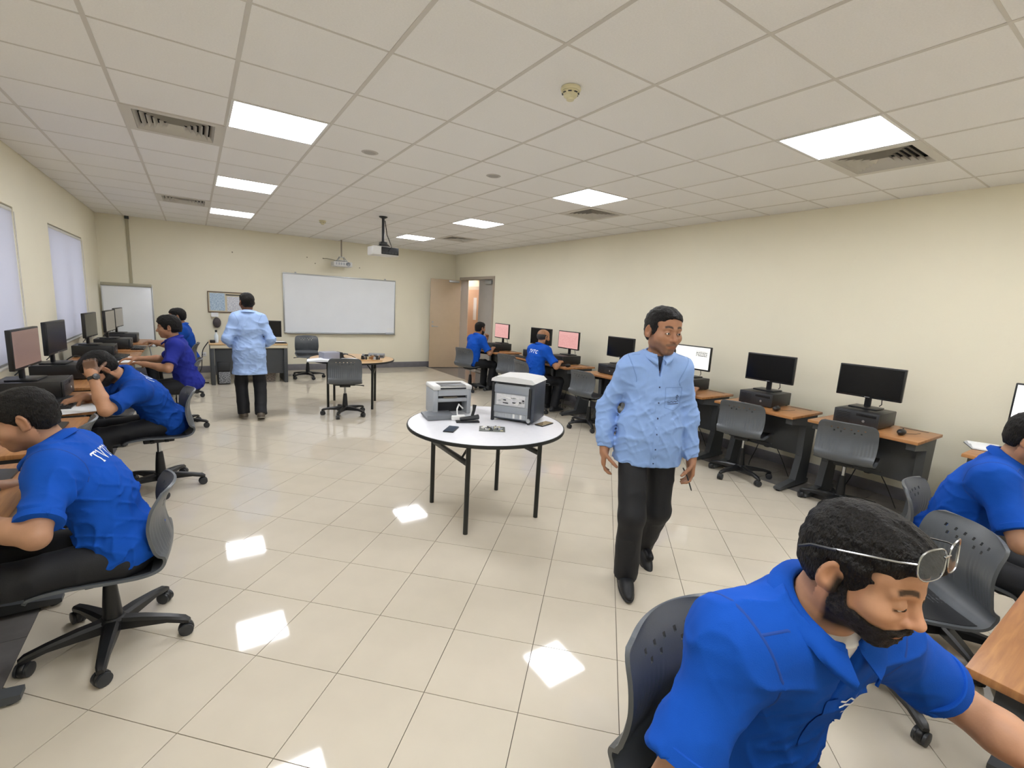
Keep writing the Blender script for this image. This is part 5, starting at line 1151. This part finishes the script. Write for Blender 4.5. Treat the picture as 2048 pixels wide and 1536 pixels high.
# 8 walking man
p8 = person('man in a light blue shirt and black trousers walking across the room holding a pen', (2.52, .50, 0), (-.57, -.82), pz=.875, lean=.02, hunch=.03, head=(.32, -.10, -.02),
    arms={-1: dict(w=(-.25, .03, .80), p=(-.5, -1, 0), d=(-.0, .12, -1), n=(1, .1, 0), c=.55, t=.9), 1: dict(w=(.25, .00, .825), p=(.6, -1, 0), d=(.02, .10, -1), n=(-1, .1, 0), c=.5, t=.8)},
    legs={1: dict(a=(.075, .075, .09), f=(.08, 1, 0), p=(.1, 1, 0)), -1: dict(a=(-.11, -.24, .125), f=(-.1, 1, 0), tip=.45, p=(-.05, 1, 0))}, shirt=SHIRT, sleeve='long', sc=.96, vox=.006, hv=.004, hair='short', hl=.016, beard=.62, skin='a3765a', stand=True, hem=.115, collar=True, tee=mat('undershirt_navy', '1a2233', .8), gape=.03, lids=.15, fold=1.25, hs=1.09, belly=1.05)
C8, R8 = p8['Ch'], p8['R2']
surf_strokes(p8, 'placket', [[(0, .10), (0, -.42)]], C8+A3(0, .1, 0), R8@A3(1, 0, 0), R8@A3(0, 0, 1), R8@A3(0, -1, 0), .028, SHIRT, .002)
for k in range(6):
    surf_strokes(p8, 'button', [[(-.004, .06-k*.085), (.004, .06-k*.085)]], C8+A3(0, .1, 0), R8@A3(1, 0, 0), R8@A3(0, 0, 1), R8@A3(0, -1, 0), .008, PRINTD, .004)
PX, PZ_ = -.085, .03
surf_strokes(p8, 'chest_pocket', [[(PX-.05, PZ_+.03), (PX+.05, PZ_+.03)], [(PX+.05, PZ_+.03), (PX+.05, PZ_-.08), (PX, PZ_-.095), (PX-.05, PZ_-.08), (PX-.05, PZ_+.03)]], C8+A3(0, .1, 0), R8@A3(1, 0, 0), R8@A3(0, 0, 1), R8@A3(0, -1, 0), .003, mat('shirt_seam', '6f8ec4', .8), .0015)
surf_strokes(p8, 'pocket_embroidery', [[(PX-.038, PZ_-.052), (PX-.03, PZ_-.045), (PX-.02, PZ_-.053), (PX-.01, PZ_-.047), (PX, PZ_-.053), (PX+.012, PZ_-.047), (PX+.022, PZ_-.053), (PX+.036, PZ_-.048)], [(PX-.036, PZ_-.062), (PX+.034, PZ_-.060)], [(PX-.022, PZ_-.030), (PX-.03, PZ_-.02), (PX-.022, PZ_-.012), (PX-.014, PZ_-.02), (PX-.022, PZ_-.030)], [(PX-.03, PZ_-.036), (PX-.016, PZ_-.036)]], C8+A3(0, .1, 0), R8@A3(1, 0, 0), R8@A3(0, 0, 1), R8@A3(0, -1, 0), .0035, PRINTD, .003)
M8 = Matrix.Translation((2.52, .50, 0)) @ Matrix.Rotation(hd(-.57, -.82), 4, 'Z')
w8 = M8 @ Vector(p8['Wr'][-1]+A3(.028, .045, -.10)); tag(B().tube([w8+Vector((-.02, .02, .05)), w8, w8+Vector((.022, -.02, -.075)), w8+Vector((.024, -.022, -.083))], [.004, .004, .004, .001], 8).build('pen', DARK), 'thin dark pen held in the walking man\'s hand', 'pen')
# 9 bearded student with sunglasses
p9 = person('bearded student in a blue polo with sunglasses pushed up on his hair', (1.385, -.745, 0), (-.38, -1), pz=.580, lean=.28, hunch=.22, head=(.24, -.24, .02),
    arms={1: dict(w=(.14, .40, .79), p=(1, -.5, -.8), c=.4), -1: dict(w=(-.44, .42, .79), p=(-1, -.2, -.8), d=(-.3, 1, -.1), c=.3)}, legs=SEAT(.36, .13), vox=.0048, hv=.0028, hair='short', beard=1.0, quiff=True, hs=.91, hl=.014, skin='bb8d6f', tee=True, lids=1.0, fold=1.2, gape=.03)
C9, R9 = p9['Ch'], p9['R2']
surf_strokes(p9, 'chest_logo', [[(-.028, .012), (-.018, .018), (-.008, .010), (.004, .018), (.014, .011), (.028, .016)], [(-.028, .002), (-.014, .006), (0, .001), (.016, .006), (.028, .002)], [(-.02, -.010), (-.008, -.006), (.006, -.011), (.02, -.007)], [(-.012, -.020), (.012, -.019)]], C9+R9@A3(-.05, .1, .105), R9@A3(1, 0, 0), R9@A3(0, 0, 1), R9@A3(0, -1, 0), .0038, PRINT, .002)
surf_strokes(p9, 'placket', [[(0.0, .13), (0, -.02)]], C9+R9@A3(0, .1, 0), R9@A3(1, 0, 0), R9@A3(0, 0, 1), R9@A3(0, -1, 0), .03, MATS['polo_blue'], .002)
# 10 student half turned away by the long wall
p10 = person('student in a blue polo by the long wall leaning over his desk, face cut off', (3.48, -.62, 0), (.10, -1), pz=.53, lean=.30, hunch=.22, head=(-.1, -.3, 0),
    arms={1: dict(w=(.14, .48, .79), p=(1, -.4, -.9), c=.4), -1: dict(w=(-.2, .46, .79), p=(-1, -.3, -.8), c=.4)}, legs=SEAT(.38), vox=.0065, hv=.005, hair='crop', beard=.5, skin='b78a6c')
# 11 student almost hidden behind the walking man
p11 = person('student almost hidden behind the walking man, his hand on the desk of the lit monitor', (4.50, 2.13, 0), (1, -.02), pz=.53, lean=.30, hunch=.2, head=(0, -.1, 0),
    arms={1: dict(w=(.22, .46, .79), p=(1, -.4, -.9), c=.4), -1: dict(w=(-.2, .36, .79), p=(-1, -.3, -.8), c=.4)}, legs=SEAT(.38), vox=.0095, hv=.007, hair='short', beard=.8, skin='a97c5f')
# ---- sunglasses resting on the hair of student 9
M9 = Matrix.Translation((1.385, -.745, 0)) @ Matrix.Rotation(hd(-.38, -1), 4, 'Z'); H9, Q9 = p9['Hc'], p9['Rh']
Rg = Q9@rotm(0, .28, 0)
def G(x, y, z): return M9 @ Vector(H9+Q9@A3(0, 0, .0)+Rg@A3(x*.96, y*.93, z*.97))
t = thing('sunglasses', 'sunglasses with thin silver temples pushed up on the bearded student\'s hair', 'sunglasses', tuple(G(0, .09, .07)))
inv = Matrix.Translation(-Vector(t.location)); g = lambda *p: tuple(inv @ G(*p))
SG = mat('sunglass_lens', '3a3d40', .08, alpha=.72)
for s in (-1, 1):
    q = B(); ring = [];
    for k in range(24):
        a = 2*PI*k/24; cx_, sz = math.cos(a), math.sin(a); ring.append((s*.036+.032*math.copysign(abs(cx_)**.7, cx_), .0, .026*math.copysign(abs(sz)**.75, sz)))
    P3 = lambda x, z: g(x, .118-2.2*x*x, .070+z+.0)
    rp = [P3(x, z) for x, _, z in ring]; c_ = q.bm.verts.new(P3(s*.036, 0)); vs = [q.bm.verts.new(p) for p in rp]
    for k in range(24): q.bm.faces.new((c_, vs[k], vs[(k+1) % 24]))
    q.build('lens', SG, t); B().tube(rp, .0013, 6, close=True).build('rim', CHROME, t)
    B().tube([g(s*.066, .108, .074), g(s*.080, .088, .072), g(s*.090, .03, .062), g(s*.090, -.045, .045)], .0016, 6).build('temple', CHROME, t); B().tube([g(s*.091, .0, .054), g(s*.090, -.045, .045), g(s*.084, -.07, .03)], .0028, 6).build('temple_tip', BLACK, t)
B().tube([g(-.010, .118, .078), g(0, .120, .080), g(.010, .118, .078)], .0014, 6).build('bridge', CHROME, t)
